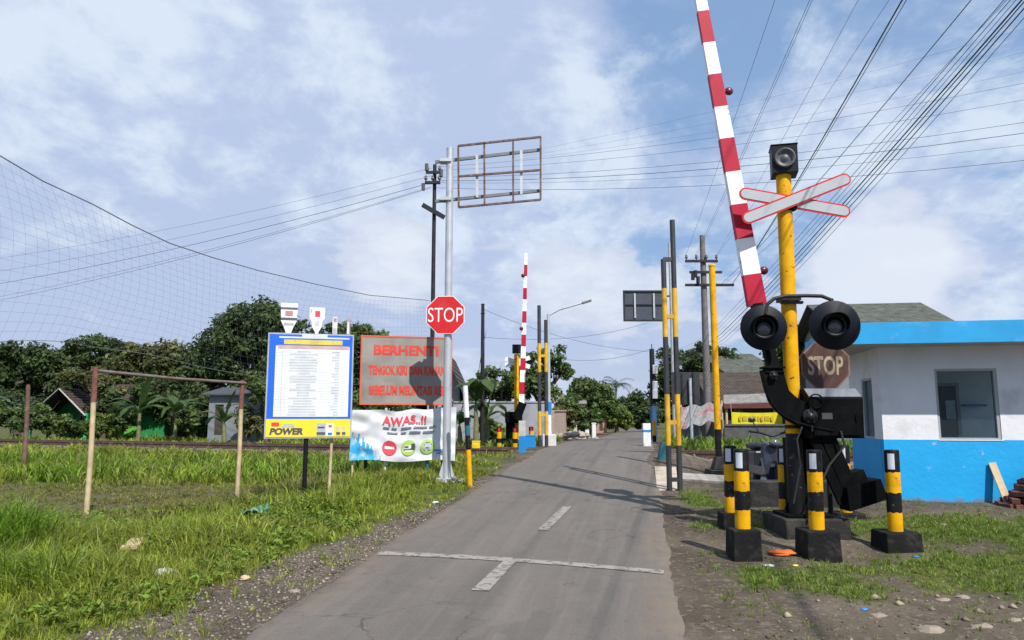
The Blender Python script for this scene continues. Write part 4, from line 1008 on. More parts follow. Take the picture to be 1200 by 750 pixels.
for i in range(nv+1):
    s = cum[-1]*i/nv; p = along(s); zb_ = 2.75+.35*math.sin(s*.5)+.25*(s/cum[-1]); k = 18; col_ = []
    for j in range(k+1):
        f = j/k; fold = .25*f*math.sin(s*1.1)+.12*f*math.sin(s*2.7+1); shift = .55*math.sin(math.pi*f)*math.sin(s*.42+.5)
        q = p+Vector((nd.x, nd.y, 0)).normalized()*shift*.7+nn_*fold; q.z = p.z+(zb_-p.z)*f
        col_.append(q)
    cols_.append(col_)
    m.tube(col_[::1], .0015, 3, caps=False)
for j in range(1, 19): m.tube([c_[j] for c_ in cols_], .0015, 3, caps=False)
m.closed = False; m.build('netting', netm, t)
m = MB(); m.tube([c_[18] for c_ in cols_], .005, 4); m.build('bottom_cord', netm, t)
# ------------------------------------------------------------------ guard hut
hr, hf = ROAD_R, ROAD_DIR
yaw = math.atan2(hr.y, hr.x)
H0 = ghit(1040, 586)
hb = Vector((H0.x, H0.y, H0.z-.05))
fh = Fr(hb, hr)            # n points to the viewer
Yh = H0.y
def hz_(py, dy=0): return zat(py, Yh+dy)-hb.z
z_dado = hz_(515); z_head = hz_(433); z_slab = zat(401.5, Yh-.70)-hb.z; z_top = zat(377, Yh-.75)-hb.z
def hx(px):  # along the front wall
    q = on_plane(px, 480, hb, fh.n)-hb; return q.dot(hr)
w0, w1 = hx(1098), hx(1171.5); LEN = 3.0; DEP = 1.75; TH = .13
t = T('guard_hut', 'white guard hut with sky blue lower walls and a flat blue edged roof', 'hut', hb)
wallw = mat('hut white wall', (.70, .71, .74), .8, var=.10, scale=1.5, col2=(.42, .41, .39), amt=.30, scale2=2.2, bump=.25, bscale=14, hard=.14)
wallb = mat('hut blue wall', (.003, .335, .70), .65, var=.06, scale=3, col2=(.30, .50, .66), amt=.30, scale2=6.5, hard=.03, bump=.25, bscale=14, mud=((.16, .13, .10), .12))
fasc = mat('hut blue fascia', (.008, .30, .62), .6, var=.12, scale=3, col2=(.20, .42, .62), amt=.27, scale2=2.5)
def wall_with_opening(fr, L0, L1, o0, o1, zb, zh, zt, th, extra=None):
    m = MB(); f = .004
    for a0, a1, b0, b1, mi in ((L0, L1, 0, z_dado, 1), (L0, o0, z_dado, zt, 0), (o1, L1, z_dado, zt, 0), (o0, o1, zh, zt, 0)):
        fr.slab(m, a0, a1, b0, b1, -th, f if mi else 0, mi)
    return m
m = wall_with_opening(fh, 0, LEN, w0, w1, z_dado, z_head, z_slab, TH); m.build('front_wall', [wallw, wallb], t)
fs_ = Fr(fh.p(0, 0, -TH), hf*-1, Z)    # left side wall; runs back from the corner; its r points to the viewer
m = MB(); so0, so1 = -1.0, -.42
fsn = Fr(fh.p(0, 0, 0), -hf, Z)
for a0, a1, b0, b1, mi in ((-DEP, -TH-.002, 0, z_dado, 1), (-DEP, so0, z_dado, z_slab, 0), (so1, -TH-.002, z_dado, z_slab, 0), (so0, so1, hz_(443, .6), z_slab, 0)):
    fsn.slab(m, a0, a1, b0, b1, -TH, .004 if mi else 0, mi)
m.build('side_wall', [wallw, wallb], t)
m = MB(); fh.slab(m, TH+.002, LEN, 0, z_slab, -DEP, -DEP+TH); m.build('back_wall', [mat('hut inner wall', (.68, .73, .74), .8, var=.1)], t)
m = MB(); fh.slab(m, LEN-TH, LEN, 2.15, z_slab, -DEP+TH+.003, -TH-.003); fh.slab(m, LEN-TH, LEN, 0, 2.147, -.25, -TH-.003); fh.slab(m, LEN-TH, LEN, 0, 2.147, -DEP+TH+.003, -DEP+TH+.1); m.build('far_wall', wallw, t)  # out of view; the wide doorway is added to let light into the room
m = MB(); fh.slab(m, TH+.01, LEN-TH-.01, .0, .08, -DEP+TH+.005, -TH-.005); m.build('floor_slab', concrete, t)
m = MB(); fh.slab(m, -.58, LEN+.12, z_slab, z_top-.02, -DEP-.45, .66); ro_ = m.build('roof', mat('hut soffit', (.46, .46, .47), .85, var=.15), t)
m = MB(); fh.slab(m, -.61, LEN+.12, z_slab-.012, z_top, .662, .70); fh.slab(m, -.613, -.582, z_slab-.012, z_top, -DEP-.45, .66); m.build('fascia', fasc, ro_)
# front window: frame, fixed glass, interior seen through
wf = mat('window frame', (.33, .35, .37), .5, var=.1)
m = MB()
for a0, a1, b0, b1 in ((w0, w0+.035, z_dado, z_head), (w1-.045, w1, z_dado, z_head), (w0+.035, w1-.045, z_head-.035, z_head), (w0+.035, w1-.045, z_dado, z_dado+.03)): fh.slab(m, a0, a1, b0, b1, -.09, -.01)
wo = m.build('window', wf, t)
gl_ = bpy.data.materials.new('window glass'); gl_.use_nodes = True
_nt = gl_.node_tree; _b = _nt.nodes['Principled BSDF']; _b.inputs['Base Color'].default_value = (.10, .125, .14, 1); _b.inputs['Roughness'].default_value = .03
_t = _nt.nodes.new('ShaderNodeBsdfTransparent'); _t.inputs[0].default_value = (.80, .88, .90, 1); _m = _nt.nodes.new('ShaderNodeMixShader'); _m.inputs[0].default_value = .10
_nt.links.new(_t.outputs[0], _m.inputs[1]); _nt.links.new(_b.outputs[0], _m.inputs[2]); _nt.links.new(_m.outputs[0], _nt.nodes['Material Output'].inputs['Surface'])
m = MB(); fh.slab(m, w0+.036, w1-.046, z_dado+.031, z_head-.036, -.055, -.049); m.build('pane', gl_, wo)
m = MB(); fh.slab(m, w0-.01, w1+.015, z_dado-.012, z_dado+.002, .0, .012); m.build('sill', wallw, wo)
def hxb(px):
    q = on_plane(px, 480, fh.p(0, 0, -DEP+TH), fh.n)-hb; return q.dot(hr)
m = MB(); a = hxb(1120); fh.slab(m, a, a+.05, z_dado+.03, z_head-.15, -DEP+TH+.01, -DEP+TH+.06); fh.slab(m, a-.5, a, z_head-.2, z_head-.15, -DEP+TH+.01, -DEP+TH+.06); fh.slab(m, a-.5, a, .1, z_head-.2, -DEP+TH+.01, -DEP+TH+.03, 1); m.build('inner_door', [wf, mat('inner door dark', (.05, .055, .065), .5)], t)
m = MB(); fh.slab(m, a-.17, a-.02, z_dado+.30, z_dado+.62, -DEP+TH+.032, -DEP+TH+.05); m.build('door_pane', mat('inner pane', (.45, .5, .52), .3), t)
m = MB(); fh.slab(m, hxb(1126), hxb(1151), z_dado+.52, z_dado+.55, -DEP+TH+.005, -DEP+TH+.2); m.build('shelf', bluepaint, t)
# side window
m = MB(); zh2 = hz_(443, .6)
for a0, a1, b0, b1 in ((so0, so0+.04, z_dado, zh2), (so1-.04, so1, z_dado, zh2), (so0+.04, so1-.04, zh2-.04, zh2), (so0+.04, so1-.04, z_dado, z_dado+.03)): fsn.slab(m, a0, a1, b0, b1, -.08, -.01)
wo = m.build('window', wf, t); m = MB(); fsn.slab(m, so0+.041, so1-.041, z_dado+.031, zh2-.041, -.05, -.044); m.build('pane', gl_, wo)

# things against the hut
b0_, b1_ = ghit(1162, 588), None
pb = Vector((hb+hr*hx(1163)).to_tuple())-hf*.28; pb.z = gz(pb.x, pb.y)
pt = hb+hr*hx(1156)-hf*.03; pt.z = zat(541, Yh)
m = MB(); m.beam(pb, pt, .10, .022, hf); tag(m.build('plank', wood, loc=pb, bevel=.002), 'pale timber plank leaning on the blue hut wall', 'plank')
m = MB(); rr = random.Random(5); cb = hb+hr*hx(1196)-hf*.35
brick = mat('red brick', (.17, .055, .035), .9, var=.4, scale=11, col2=(.07, .035, .03), amt=.45, scale2=7)
bt = Vector((cb.x, cb.y, gz(cb.x, cb.y)))
t = T('brick_heap', 'heap of dark red bricks beside the blue hut wall', 'brick heap', bt)
for layer in range(6):
    nbx = max(2, 8-layer)
    for i in range(nbx):
        for k in range(2):
            a = rr.uniform(-.5, .5); c_ = bt+hr*((i-(nbx-1)/2)*.135+rr.uniform(-.03, .03)+.02*layer)-hf*(k*.14-.1+rr.uniform(-.03, .03))+Z*(.04+layer*.085)
            m = MB(); rx = Matrix.Rotation(a, 3, 'Z') @ Matrix.Rotation(rr.uniform(-.25, .25), 3, 'X'); 
            m.box(c_, (.105, .21, .07), [rx @ Vector(q) for q in ((1,0,0),(0,1,0),(0,0,1))]); m.build('brick', brick, t, bevel=.006)
def rock(c, r, seed, sq):
    rr = random.Random(seed); m = MB(); m.sphere(c, r, n=9, m=6, sq=sq)
    m.v = [tuple(Vector(c)+(Vector(v)-Vector(c))*(1+rr.uniform(-.25, .2))) for v in m.v]; m.sm = [False]*len(m.sm); return m
for px_, py_, r, sq, lab in ((1074, 581, .13, (1.1, .7, .8), 'grey broken slab of rubble by the hut corner'), (1085, 584, .10, (1.1, .8, .55), 'pale lump of rubble right of the broken slab')):
    q = ghit(px_, py_); m = rock(q+Z*r*.4, r, px_, sq); tag(m.build('rubble_stone', concrete, loc=q, bevel=0), lab, 'stone')

# ------------------------------------------------------------------ utility poles and cables
conc_pole = mat('concrete pole', (.15, .145, .14), .85, var=.2)
ins = mat('insulator', (.10, .085, .08), .3)
YU = 28.0
b = at(830, 500, YU); b.z = gz(b.x, YU)
up = T('utility_pole', 'grey concrete utility pole with three crossarms behind the yellow post', 'utility pole', b)
zu = zat(276, YU)
m = MB(); m.cyl(b-Z*.3, Vector((b.x+.02, YU, zu)), .15, .10, n=14); m.build('pole', conc_pole, up)
def xarm(x0, x1, y, nins, parent, Y, hh=.1, dz=0):
    p, q = at(x0, y, Y-.14), at(x1, y+dz, Y-.14); m = MB(); m.beam(p, q, .09, hh, FY); o = m.build('crossarm', darksteel, parent)
    for i in range(nins):
        c = p.lerp(q, (i+.12)/(nins-1+.24)) if nins > 1 else p; m = MB(); m.lathe(c+Z*hh/2, Z, [(0, .02), (.05, .02), (.06, .055), (.10, .06), (.13, .035), (.16, .05), (.2, .02)], 10); m.build('insulator', ins, o)
xarm(803, 841, 306, 4, up, YU); xarm(808, 846, 319, 0, up, YU, .07); xarm(803, 860, 334, 0, up, YU, .1)
m = MB(); 
for px_, py_ in ((812, 324), (815, 321), (818, 328)): m.cyl(at(px_, py_-4, YU-.25), at(px_, py_+4, YU-.25), .07, n=10); 
m.build('fuse', darksteel, up)
YL_ = 24.0
b = at(505, 515, YL_); b.z = gz(b.x, YL_)
lp = T('utility_pole', 'thin dark utility pole carrying cables above the STOP sign', 'utility pole', b)
m = MB(); m.cyl(b-Z*.3, Vector((b.x, YL_, zat(193, YL_))), .08, .06, n=12); m.build('pole', darksteel, lp)
xarm(498, 516, 214, 3, lp, YL_); xarm(499, 517, 202, 2, lp, YL_, .06)
m = MB(); m.beam(at(495, 240, YL_-.2), at(521, 255, YL_-.1), .14, .1, FY); m.build('crossarm', darksteel, lp)
m = MB()
for px_, py_ in ((500, 196), (517, 203), (496, 219)): m.cyl(at(px_, py_-4, YL_-.15), at(px_, py_+4, YL_-.15), .06, n=8)
m.build('fuse', ins, lp)
YK = 34
b = at(766.5, 520, YK); b.z = gz(b.x, YK)
kp = T('utility_pole', 'dark pole with grey boxes and a blue painted foot right of the road', 'utility pole', b)
m = MB(); m.cyl(b-Z*.2, Vector((b.x, YK, zat(409, YK))), .15, .11, n=12); m.cyl(Vector((b.x, YK, zat(409, YK))), Vector((b.x, YK, zat(403, YK))), .02, n=6); m.build('pole', darksteel, kp)
m = MB(); m.cyl(b, Vector((b.x, YK, zat(476, YK))), .16, n=12); m.build('painted_foot', mat('dull blue paint', (.03, .09, .20), .6, var=.3), kp)
for y_ in (433, 452, 462):
    m = MB(); m.box(at(767.5, y_, YK-.22), (.22, .16, .4)); m.build('meter_box', galv, kp, bevel=.01)
# stay wire stake beside it
marker('striped_stake', 767, 518, 493, 27.5, [(0, black), (.3, yellow)], .07, 'thin black and yellow stake under the blue footed pole', 'stake')

wire = mat('cable black', (.03, .033, .038), .6, var=0)
def cable(pts, sag, r, label, group='overhead cables'):
    m = MB(); P = [Vector(p) for p in pts]; out = []
    for i in range(len(P)-1):
        n = 14
        for k in range(n+(i == len(P)-2)):
            f = k/n; q = P[i].lerp(P[i+1], f); q.z -= sag*4*f*(1-f); out.append(q)
    m.tube(out, r*.62, 5, caps=False); mid = out[len(out)//2]; m.closed = False
    return tag(m.build('cable', wire, loc=mid), label, 'cable', group)
lab_r = 'thin cable running across the sky right of the empty overhead frame'
pR = lambda dz, dy=0: Vector((21, 14.1+dy, 9.9+dz))
for k, (y0, dz, r) in enumerate(((196, .55, .007), (200, .2, .007), (208, -.25, .009), (212, -.45, .013), (214, -.7, .007), (220, -1.0, .010), (193, .9, .0035), (190, 1.4, .0035), (186, 2.0, .0035))):
    if k < 6: p = at(507, y0, YL_)
    else: p = at(600, y0-5, YL_-1)
    cable([p, pR(dz*1.6+.2, (k-3)*.12)], .75 if k < 6 else .5, r, lab_r, 'cables between the railway poles')
lab_l = 'thin cable sagging across the sky left of the pole above the STOP sign'
for k, (ye, y1, r) in enumerate(((296, 197, .007), (313, 206, .008), (329, 214, .013), (347, 219, .008), (352, 220, .010))):
    pl2 = at(-130, ye+22, 33.5); cable([at(505, y1, YL_), pl2], .45, r, lab_l, 'cables left of the thin utility pole')
near = Vector((4.2, -4, 8.0))
def overhead(far, thru, Yt, r, label, sag=.5, group='overhead cables'):
    """from the far pole through the seen point and on over the viewer's right shoulder"""
    q = at(*thru, Yt); d = q-far; e = far+d*((far.y+5)/(far.y-q.y)); 
    e.z += sag*1.2
    cable([far, e], sag, r, label, group)
arm_l = lambda x, y: at(x, y, YU-.14)+Z*.2
overhead(arm_l(804, 305), (905, 0), 12, .006, 'thin cable rising steeply from the concrete pole past the boom', .3, 'thin cables from the top crossarm')
overhead(arm_l(815, 305), (945, 0), 12, .007, 'thin cable rising steeply from the concrete pole past the boom', .3, 'thin cables from the top crossarm')
overhead(arm_l(817, 305), (948, 0), 12, .006, 'thin cable rising steeply from the concrete pole past the boom', .3, 'thin cables from the top crossarm')
overhead(arm_l(840, 305), (1001, 0), 12, .006, 'thin cable rising steeply from the concrete pole past the boom', .3, 'thin cables from the top crossarm')
overhead(arm_l(841, 305), (1036, 0), 12, .006, 'thin cable rising steeply from the concrete pole past the boom', .3, 'thin cables from the top crossarm')
overhead(at(858, 333, YU), (1050, 0), 9.5, .018, 'heavy black cable crossing the sky just above the crossbuck', .45)
overhead(at(857, 334, YU), (1054, 0), 9.6, .009, 'slimmer black cable hugging the heavy one above the crossbuck', .5)
overhead(at(845, 333, YU), (1126, 0), 9, .011, 'single dark cable between the heavy cable and the right bundle', .55)
overhead(at(848, 333, YU), (1165, 0), 9, .006, 'very thin cable just left of the right hand bundle', .6)
# the bundle at the right
bl = 'one of the bundled dark cables climbing to the top right corner'
for k, (thx, off, r) in enumerate(((1174, 0, .008), (1179, .06, .007), (1183, .12, .006), (1187, .2, .017), (1189, .3, .012), (1193, .38, .013), (1200, .5, .007))):
    far = at(838+k*2.2, 384+k*2.6, YU); 
    q = at(thx, 0, 7.9); d = q-far; e = far+d*((far.y+5)/(far.y-q.y)); e.z += .3
    cable([at(767, 412+k*2, YK), far], .3, r*.8, bl, 'bundled cables at the right'); cable([far, e], .22+.03*k, r, bl, 'bundled cables at the right')
# road-crossing service wires far off
for (a, ya, Ya, b_, yb_, Yb_) in ((565, 362, 27, 766, 412, YK), (640, 418, 36, 766, 408, YK), (565, 395, 27, 760, 378, 34)):
    cable([at(a, ya, Ya), at(b_, yb_, Yb_)], .35, .011, 'faint low cable crossing over the far road', 'low cables over the far road')

# ------------------------------------------------------------------ railway track
tr = T('railway_track', 'level railway track with brown rails crossing the road behind the barriers', 'railway track', (1.3, 20.4, .8))
railm = mat('rail steel', (.12, .075, .055), .6, .3, var=.3, col2=(.20, .15, .12), amt=.35)
rd = Vector((1, -.42, 0)).normalized(); rn = Vector((-rd.y, rd.x, 0))
def rp(s, o, z): c = Vector((1.3, 21-.42*1.3, 0))+rd*s+rn*o; return Vector((c.x, c.y, z))
for o in (-.535, .535):
    m = MB(); L0, L1 = -60, 45
    for wd, z0, z1 in ((.11, .815, .83), (.02, .83, .935), (.065, .935, .972)):
        P = [rp(s, o+k*wd/2, z) for s in (L0, L1) for k, z in ((-1, z0), (1, z0), (1, z1), (-1, z1))]
        m.box8([P[0], P[1], P[2], P[3], P[4], P[5], P[6], P[7]])
    m.build('rail', railm, tr)
sl = mat('sleeper concrete', (.20, .175, .15), .9, var=.3)
proto = None
for i in range(60):
    s = -22+i*.62
    if -2.0 < s+0.35 < 2.6: continue
    m = None
    if proto is None:
        m = MB(); c_ = rp(s, 0, .775); m.box(c_, (.2, 1.9, .08), (rd, rn, Z)); proto = (m.build('sleeper', sl, tr, bevel=.01), c_)
    else:
        o = proto[0].copy(); C.objects.link(o); o.parent = tr; o.location = proto[0].location+(rp(s, 0, .775)-proto[1])
# ------------------------------------------------------------------ trees and plants
leafm = mat('tree leaves', (1, 1, 1), .55, var=.0, attr='tint', trans=.36, spec=.35)
def leaf_cloud(rg, centers, radii, per, size, cols, up=.35, flat=.75):
    """leaf sized faces spread through clumps; cols one colour per clump"""
    n = len(centers)*per
    ci = np.repeat(np.arange(len(centers)), per)
    d = rg.normal(size=(n, 3)); d /= np.linalg.norm(d, axis=1)[:, None]
    rad = radii[ci]*(rg.random(n)**.45)
    p = centers[ci]+d*rad[:, None]*np.array([1, 1, flat])
    nm = d*.6+rg.normal(size=(n, 3))*.55+np.array([0, 0, up]); nm /= np.linalg.norm(nm, axis=1)[:, None]
    a = np.cross(nm, rg.normal(size=(n, 3))); a /= np.linalg.norm(a, axis=1)[:, None]; b = np.cross(nm, a)
    s = size*(.6+.8*rg.random(n))[:, None]
    v = np.stack([p-a*s, p-b*s*.45+nm*s*.12, p+a*s, p+b*s*.45+nm*s*.12], 1).reshape(-1, 3)
    c = cols[ci]*(.75+.5*rg.random(n))[:, None]
    return v, np.repeat(c, 4, axis=0)
def quad_obj(name, v, c, m, loc, parent=None):
    n = len(v)//4
    o = pydata(name, v, np.arange(n*4), np.full(n, 4), m, c, tuple(loc))
    if parent is not None: o.parent = parent; o.location = (0, 0, 0)
    return o
GREENS = {'dark': (.050, .084, .028), 'mid': (.074, .122, .034), 'light': (.11, .165, .035), 'olive': (.098, .116, .042), 'blue': (.056, .090, .044)}
def tree(label, lobes, Y, base, hue='dark', size=.17, dens=1.0, name='tree', cat='tree', group=None, seed=1, trunk_r=.18, gaps=.0, multi=3):
    """lobes: (px, py, rx, ry) as seen at distance Y; base: (px, py) of the foot"""
    rg = np.random.default_rng(seed)
    b = at(base[0], base[1], Y); b.z = gz(b.x, Y)
    t = T(name, label, cat, b, group)
    C_, R_, K_ = [], [], []
    lob = []
    for (px, py, rx, ry) in lobes:
        c = np.array(at(px, py, Y+rg.uniform(-.6, .6))); wx, wz = px2m(rx, Y), px2m(ry, Y); lob.append((c, wx, wz))
        k = int(max(10, 26*wx*wz*dens))
        d = rg.normal(size=(k, 3)); d /= np.linalg.norm(d, axis=1)[:, None]; rr_ = .45+.55*rg.random(k)**.6
        pos = c+d*rr_[:, None]*np.array([wx, min(wx, 2.6), wz])*.86
        C_.append(pos); R_.append((.14+.20*rg.random(k))*min(wx, wz)+.16)
        tone = (.60+.95*rg.random(k))[:, None]; base_c = np.array(GREENS[hue])[None]*tone
        warm = rg.random(k)[:, None]; base_c = base_c*(1-warm*.4)+base_c*np.array([1.5, 1.15, .8])*warm*.4
        K_.append(base_c)
    C_ = np.concatenate(C_); R_ = np.concatenate(R_); K_ = np.concatenate(K_)
    per = int(72*max(.6, (.17/size)))
    v, c = leaf_cloud(rg, C_, R_, per, size*.74, K_)
    quad_obj('crown', v, c, leafm, b, t)
    m = MB(); fork = Vector(lob[0][0].tolist()); tops = [Vector(l[0].tolist()) for l in lob]
    mid = b.lerp(Vector((sum(q.x for q in tops)/len(tops), b.y, 0)), .3); zlow = min(l[0][2]-l[2] for l in lob); mid.z = b.z+max(.5, (zlow-b.z)*.8+.4)
    m.tube([b-Z*.2, b.lerp(mid, .5)+Vector((.05, 0, 0)), mid], [trunk_r*1.3, trunk_r, trunk_r*.8], 9)
    for q in tops:
        m.tube([mid-Z*.1, mid.lerp(q, .5)+Vector((rg.uniform(-.2, .2), 0, .15)), q], [trunk_r*.65, trunk_r*.4, trunk_r*.15], 7)
        for _ in range(multi):
            e = q+Vector((rg.uniform(-1, 1), rg.uniform(-.6, .6), rg.uniform(-.2, .8)))*.9
            m.tube([mid.lerp(q, .6), e], [trunk_r*.3, trunk_r*.06], 5)
    m.build('trunk', bark, t)
    return t
gl_ = 'trees behind the railway at the left'
tree('dense dark tree at the far left end of the tree row behind the rails', [(22, 425, 34, 28), (-8, 440, 40, 34), (55, 430, 30, 26), (10, 468, 40, 24), (50, 462, 26, 20)], 42, (20, 505), 'dark', .19, seed=11, group=gl_)
tree('round dark green tree above the brown roofed green house', [(112, 418, 42, 27), (86, 430, 30, 24), (140, 432, 30, 26), (105, 456, 46, 22), (145, 462, 26, 26)], 43, (118, 505), 'dark', .19, seed=12, group=gl_)
tree('broad olive tree behind the banana plants', [(172, 424, 44, 28), (206, 428, 34, 30), (150, 438, 30, 26), (180, 462, 40, 24), (212, 466, 30, 24)], 41, (180, 505), 'olive', .18, seed=13, group=gl_)
tree('smaller dark tree squeezed in left of the tallest tree', [(236, 422, 26, 30), (222, 440, 26, 26), (250, 432, 24, 40), (238, 470, 30, 24)], 40, (240, 505), 'dark', .18, seed=14, group=gl_)
tree('tallest round crowned tree behind the blue schedule board', [(300, 375, 36, 28), (270, 396, 32, 34), (325, 392, 38, 34), (288, 425, 44, 34), (338, 430, 34, 36), (300, 466, 46, 28)], 38, (300, 505), 'dark', .17, seed=15, trunk_r=.3, group=gl_)
tree('bushy green tree between the schedule board and the grey warning board', [(400, 395, 42, 18), (428, 398, 30, 18), (380, 420, 40, 30), (436, 420, 30, 26), (400, 455, 46, 30), (440, 455, 36, 26)], 39, (405, 505), 'mid', .17, seed=16, group=gl_)
tree('low dark bush under the trees at the far left', [(24, 478, 34, 22), (-12, 476, 34, 26), (48, 484, 22, 18)], 37, (20, 508), 'blue', .16, name='bush', cat='bush', seed=17, trunk_r=.06)
tree('scrubby bush between the green house and the banana plants', [(128, 478, 22, 22), (146, 488, 20, 16)], 36.5, (135, 508), 'dark', .15, name='bush', cat='bush', seed=18, trunk_r=.06)
tree('dark thicket behind the banana plants left of the grey shed', [(185, 462, 36, 26), (222, 472, 26, 24), (205, 484, 30, 18)], 38.5, (200, 508), 'dark', .16, name='bush', cat='bush', seed=19, trunk_r=.06)
tree('leafy bush at the left corner of the small green house', [(58, 494, 16, 14), (48, 486, 14, 16)], 35.6, (54, 510), 'mid', .14, name='bush', cat='bush', seed=61, trunk_r=.05)
tree('pale green scrub between the small green house and the bananas', [(124, 496, 18, 13), (108, 502, 14, 8)], 34.8, (118, 510), 'light', .13, name='bush', cat='bush', seed=62, trunk_r=.04)
tree('bush hiding the orange house under the goal bar', [(222, 494, 18, 15), (236, 500, 14, 10)], 33, (228, 511), 'mid', .13, name='bush', cat='bush', seed=63, trunk_r=.04)
tree('thin shrub against the grey shed wall', [(288, 488, 12, 20), (296, 500, 10, 12)], 30.6, (290, 512), 'olive', .12, name='bush', cat='bush', seed=64, trunk_r=.04, dens=.7)
tree('spreading shrub in front of the small green house door', [(82, 500, 16, 10), (72, 496, 10, 12)], 34.4, (80, 511), 'mid', .12, name='bush', cat='bush', seed=71, trunk_r=.04)
tree('loose tree leaning over the brown gable roof', [(100, 446, 24, 14), (128, 452, 22, 16), (84, 442, 16, 12)], 36.2, (122, 508), 'olive', .15, seed=72, trunk_r=.1, dens=.8)
tree('thin leafy tree right of the grey shed behind the schedule board', [(310, 462, 18, 24), (300, 448, 14, 14)], 30.8, (312, 511), 'mid', .13, seed=73, trunk_r=.07, dens=.8)
tree('dark green bush at the left edge behind the rusty stake', [(6, 488, 26, 18), (34, 494, 22, 14)], 35, (10, 508), 'mid', .14, name='bush', cat='bush', seed=51, trunk_r=.05)
tree('wide dark bush right of the banana plants under the goal bar', [(232, 478, 24, 26), (216, 492, 22, 14)], 37.2, (225, 508), 'dark', .15, name='bush', cat='bush', seed=52, trunk_r=.05)
tree('dark bush seen under the blue schedule board edge', [(322, 480, 26, 26), (350, 488, 30, 20), (385, 486, 30, 22)], 36, (350, 508), 'blue', .15, name='bush', cat='bush', seed=53, trunk_r=.05)
tree('leafy bush between the banner and the silver sign pole', [(420, 478, 30, 24), (460, 482, 30, 22), (495, 480, 20, 20)], 35, (450, 510), 'mid', .15, name='bush', cat='bush', seed=54, trunk_r=.05)
tree('green shrub at the foot of the grey wall near the far barrier', [(574, 500, 12, 12), (584, 506, 10, 8)], 29, (577, 514), 'light', .12, name='bush', cat='bush', seed=20, trunk_r=.04)
gm_ = 'trees along the far road'
tree('leafy loose crowned tree behind the street lamp', [(628, 428, 26, 22), (648, 418, 18, 14), (640, 452, 26, 22), (610, 450, 22, 20), (660, 435, 10, 10)], 36, (632, 508), 'mid', .15, dens=.8, seed=21, group=gm_)
tree('spreading green tree above the grey wall right of the banana plant', [(583, 445, 26, 14), (600, 462, 24, 14), (572, 462, 20, 14)], 34, (590, 510), 'mid', .15, seed=22, group=gm_, trunk_r=.1)
tree('rounded dark green tree over the village houses left of the road', [(690, 462, 26, 22), (674, 476, 18, 16), (706, 474, 22, 20), (690, 485, 26, 14)], 58, (690, 506), 'mid', .24, seed=23, group=gm_)
tree('yellowish green tree hanging over the end of the road', [(723, 486, 15, 13), (714, 492, 12, 10), (734, 492, 10, 11)], 66, (722, 505), 'light', .24, seed=24, group=gm_)
tree('dark tree closing the view right of the road end', [(748, 476, 16, 18), (760, 484, 14, 18), (738, 484, 10, 12), (752, 494, 14, 8)], 72, (756, 505), 'dark', .26, seed=25, group=gm_)
tree('soft distant tree behind the end of the road', [(735, 478, 26, 14), (700, 486, 26, 14), (770, 482, 26, 16)], 95, (735, 505), 'blue', .34, seed=26, group=gm_)
tree('big dark tree behind the twin portal post right of the road', [(800, 430, 32, 28), (778, 448, 20, 28), (828, 422, 26, 24), (806, 466, 38, 28), (848, 436, 26, 28)], 38, (805, 508), 'dark', .17, seed=27, trunk_r=.25, group=gm_)
tree('tree showing between the concrete pole and the yellow post', [(856, 430, 20, 20), (872, 448, 20, 18), (848, 456, 20, 20)], 41, (858, 508), 'dark', .18, seed=28, group=gm_)
tree('tree top behind the yellow signal post and brown roof', [(938, 402, 26, 24), (955, 416, 26, 24), (920, 420, 24, 22), (985, 420, 20, 24)], 33, (940, 508), 'mid', .16, seed=29, group=gm_)

bleaf = mat('banana leaf', (.060, .112, .028), .5, var=.3, scale=3, trans=.35, col2=(.16, .17, .06), amt=.3, scale2=2)
bstem = mat('banana stem', (.16, .17, .07), .8, var=.35)
def banana(px, py, ytop, Y, label, seed, n=8, spread=1.0, stemf=.45):
    rr = random.Random(seed); b = at(px, py, Y); b.z = gz(b.x, Y); H = zat(ytop, Y)-b.z
    t = T('banana_plant', label, 'banana plant', b, 'banana plants'); sh = H*stemf
    m = MB(); m.tube([b-Z*.1, b+Z*sh*.6+Vector((.03, 0, 0)), b+Z*sh], [.11, .09, .06], 9); m.build('stem', bstem, t)
    for i in range(n):
        a = 2*math.pi*i/n+rr.uniform(-.4, .4); d = Vector((math.cos(a), math.sin(a)*.8, 0)); L_ = H*(1-stemf)*rr.uniform(1.0, 1.4)*(1.0 if i else 1.05); el = R(rr.uniform(50, 84)) if i else R(85)
        w = L_*.105; k = 9; P = []; pos = b+Z*sh*.95; ang = el
        for j in range(k+1):
            P.append(pos.copy()); pos = pos+(d*math.cos(ang)*spread+Z*math.sin(ang))*(L_/k); ang -= R(rr.uniform(9, 19)) if i else R(3)
        sd = d.cross(Z).normalized(); vs = []
        for j, p in enumerate(P):
            f = j/k; ww = w*max(.06, math.sin(math.pi*min(1, .06+f*.94))**.6)*(0.12 if f < .18 else 1)*(1+rr.uniform(-.4, .15))
            vs += [p+sd*ww-Z*ww*.35, p, p-sd*ww-Z*ww*.35]
        m = MB(); m.closed = False
        m.add(vs, [q for j in range(k) for q in ((j*3, j*3+1, j*3+4, j*3+3), (j*3+1, j*3+2, j*3+5, j*3+4))], 0, True); m.build('leaf', bleaf, t)
banana(162, 507, 440, 34, 'banana plant with drooping leaves left of the goal bar centre', 1, 9)
banana(205, 507, 442, 33.5, 'banana plant with pale arching leaves in front of the dark thicket', 2, 9)
banana(262, 507, 462, 30, 'small banana plant standing before the grey shed', 3, 6)
banana(303, 507, 452, 31, 'banana plant with long leaves right of the grey shed', 4, 7)
banana(557, 517, 402, 26, 'tall upright banana plant by the thin dark pole', 5, 6, .45, .42)
banana(570, 517, 440, 27.5, 'banana plant with leaves hanging over the grey wall', 6, 8, .9, .4)
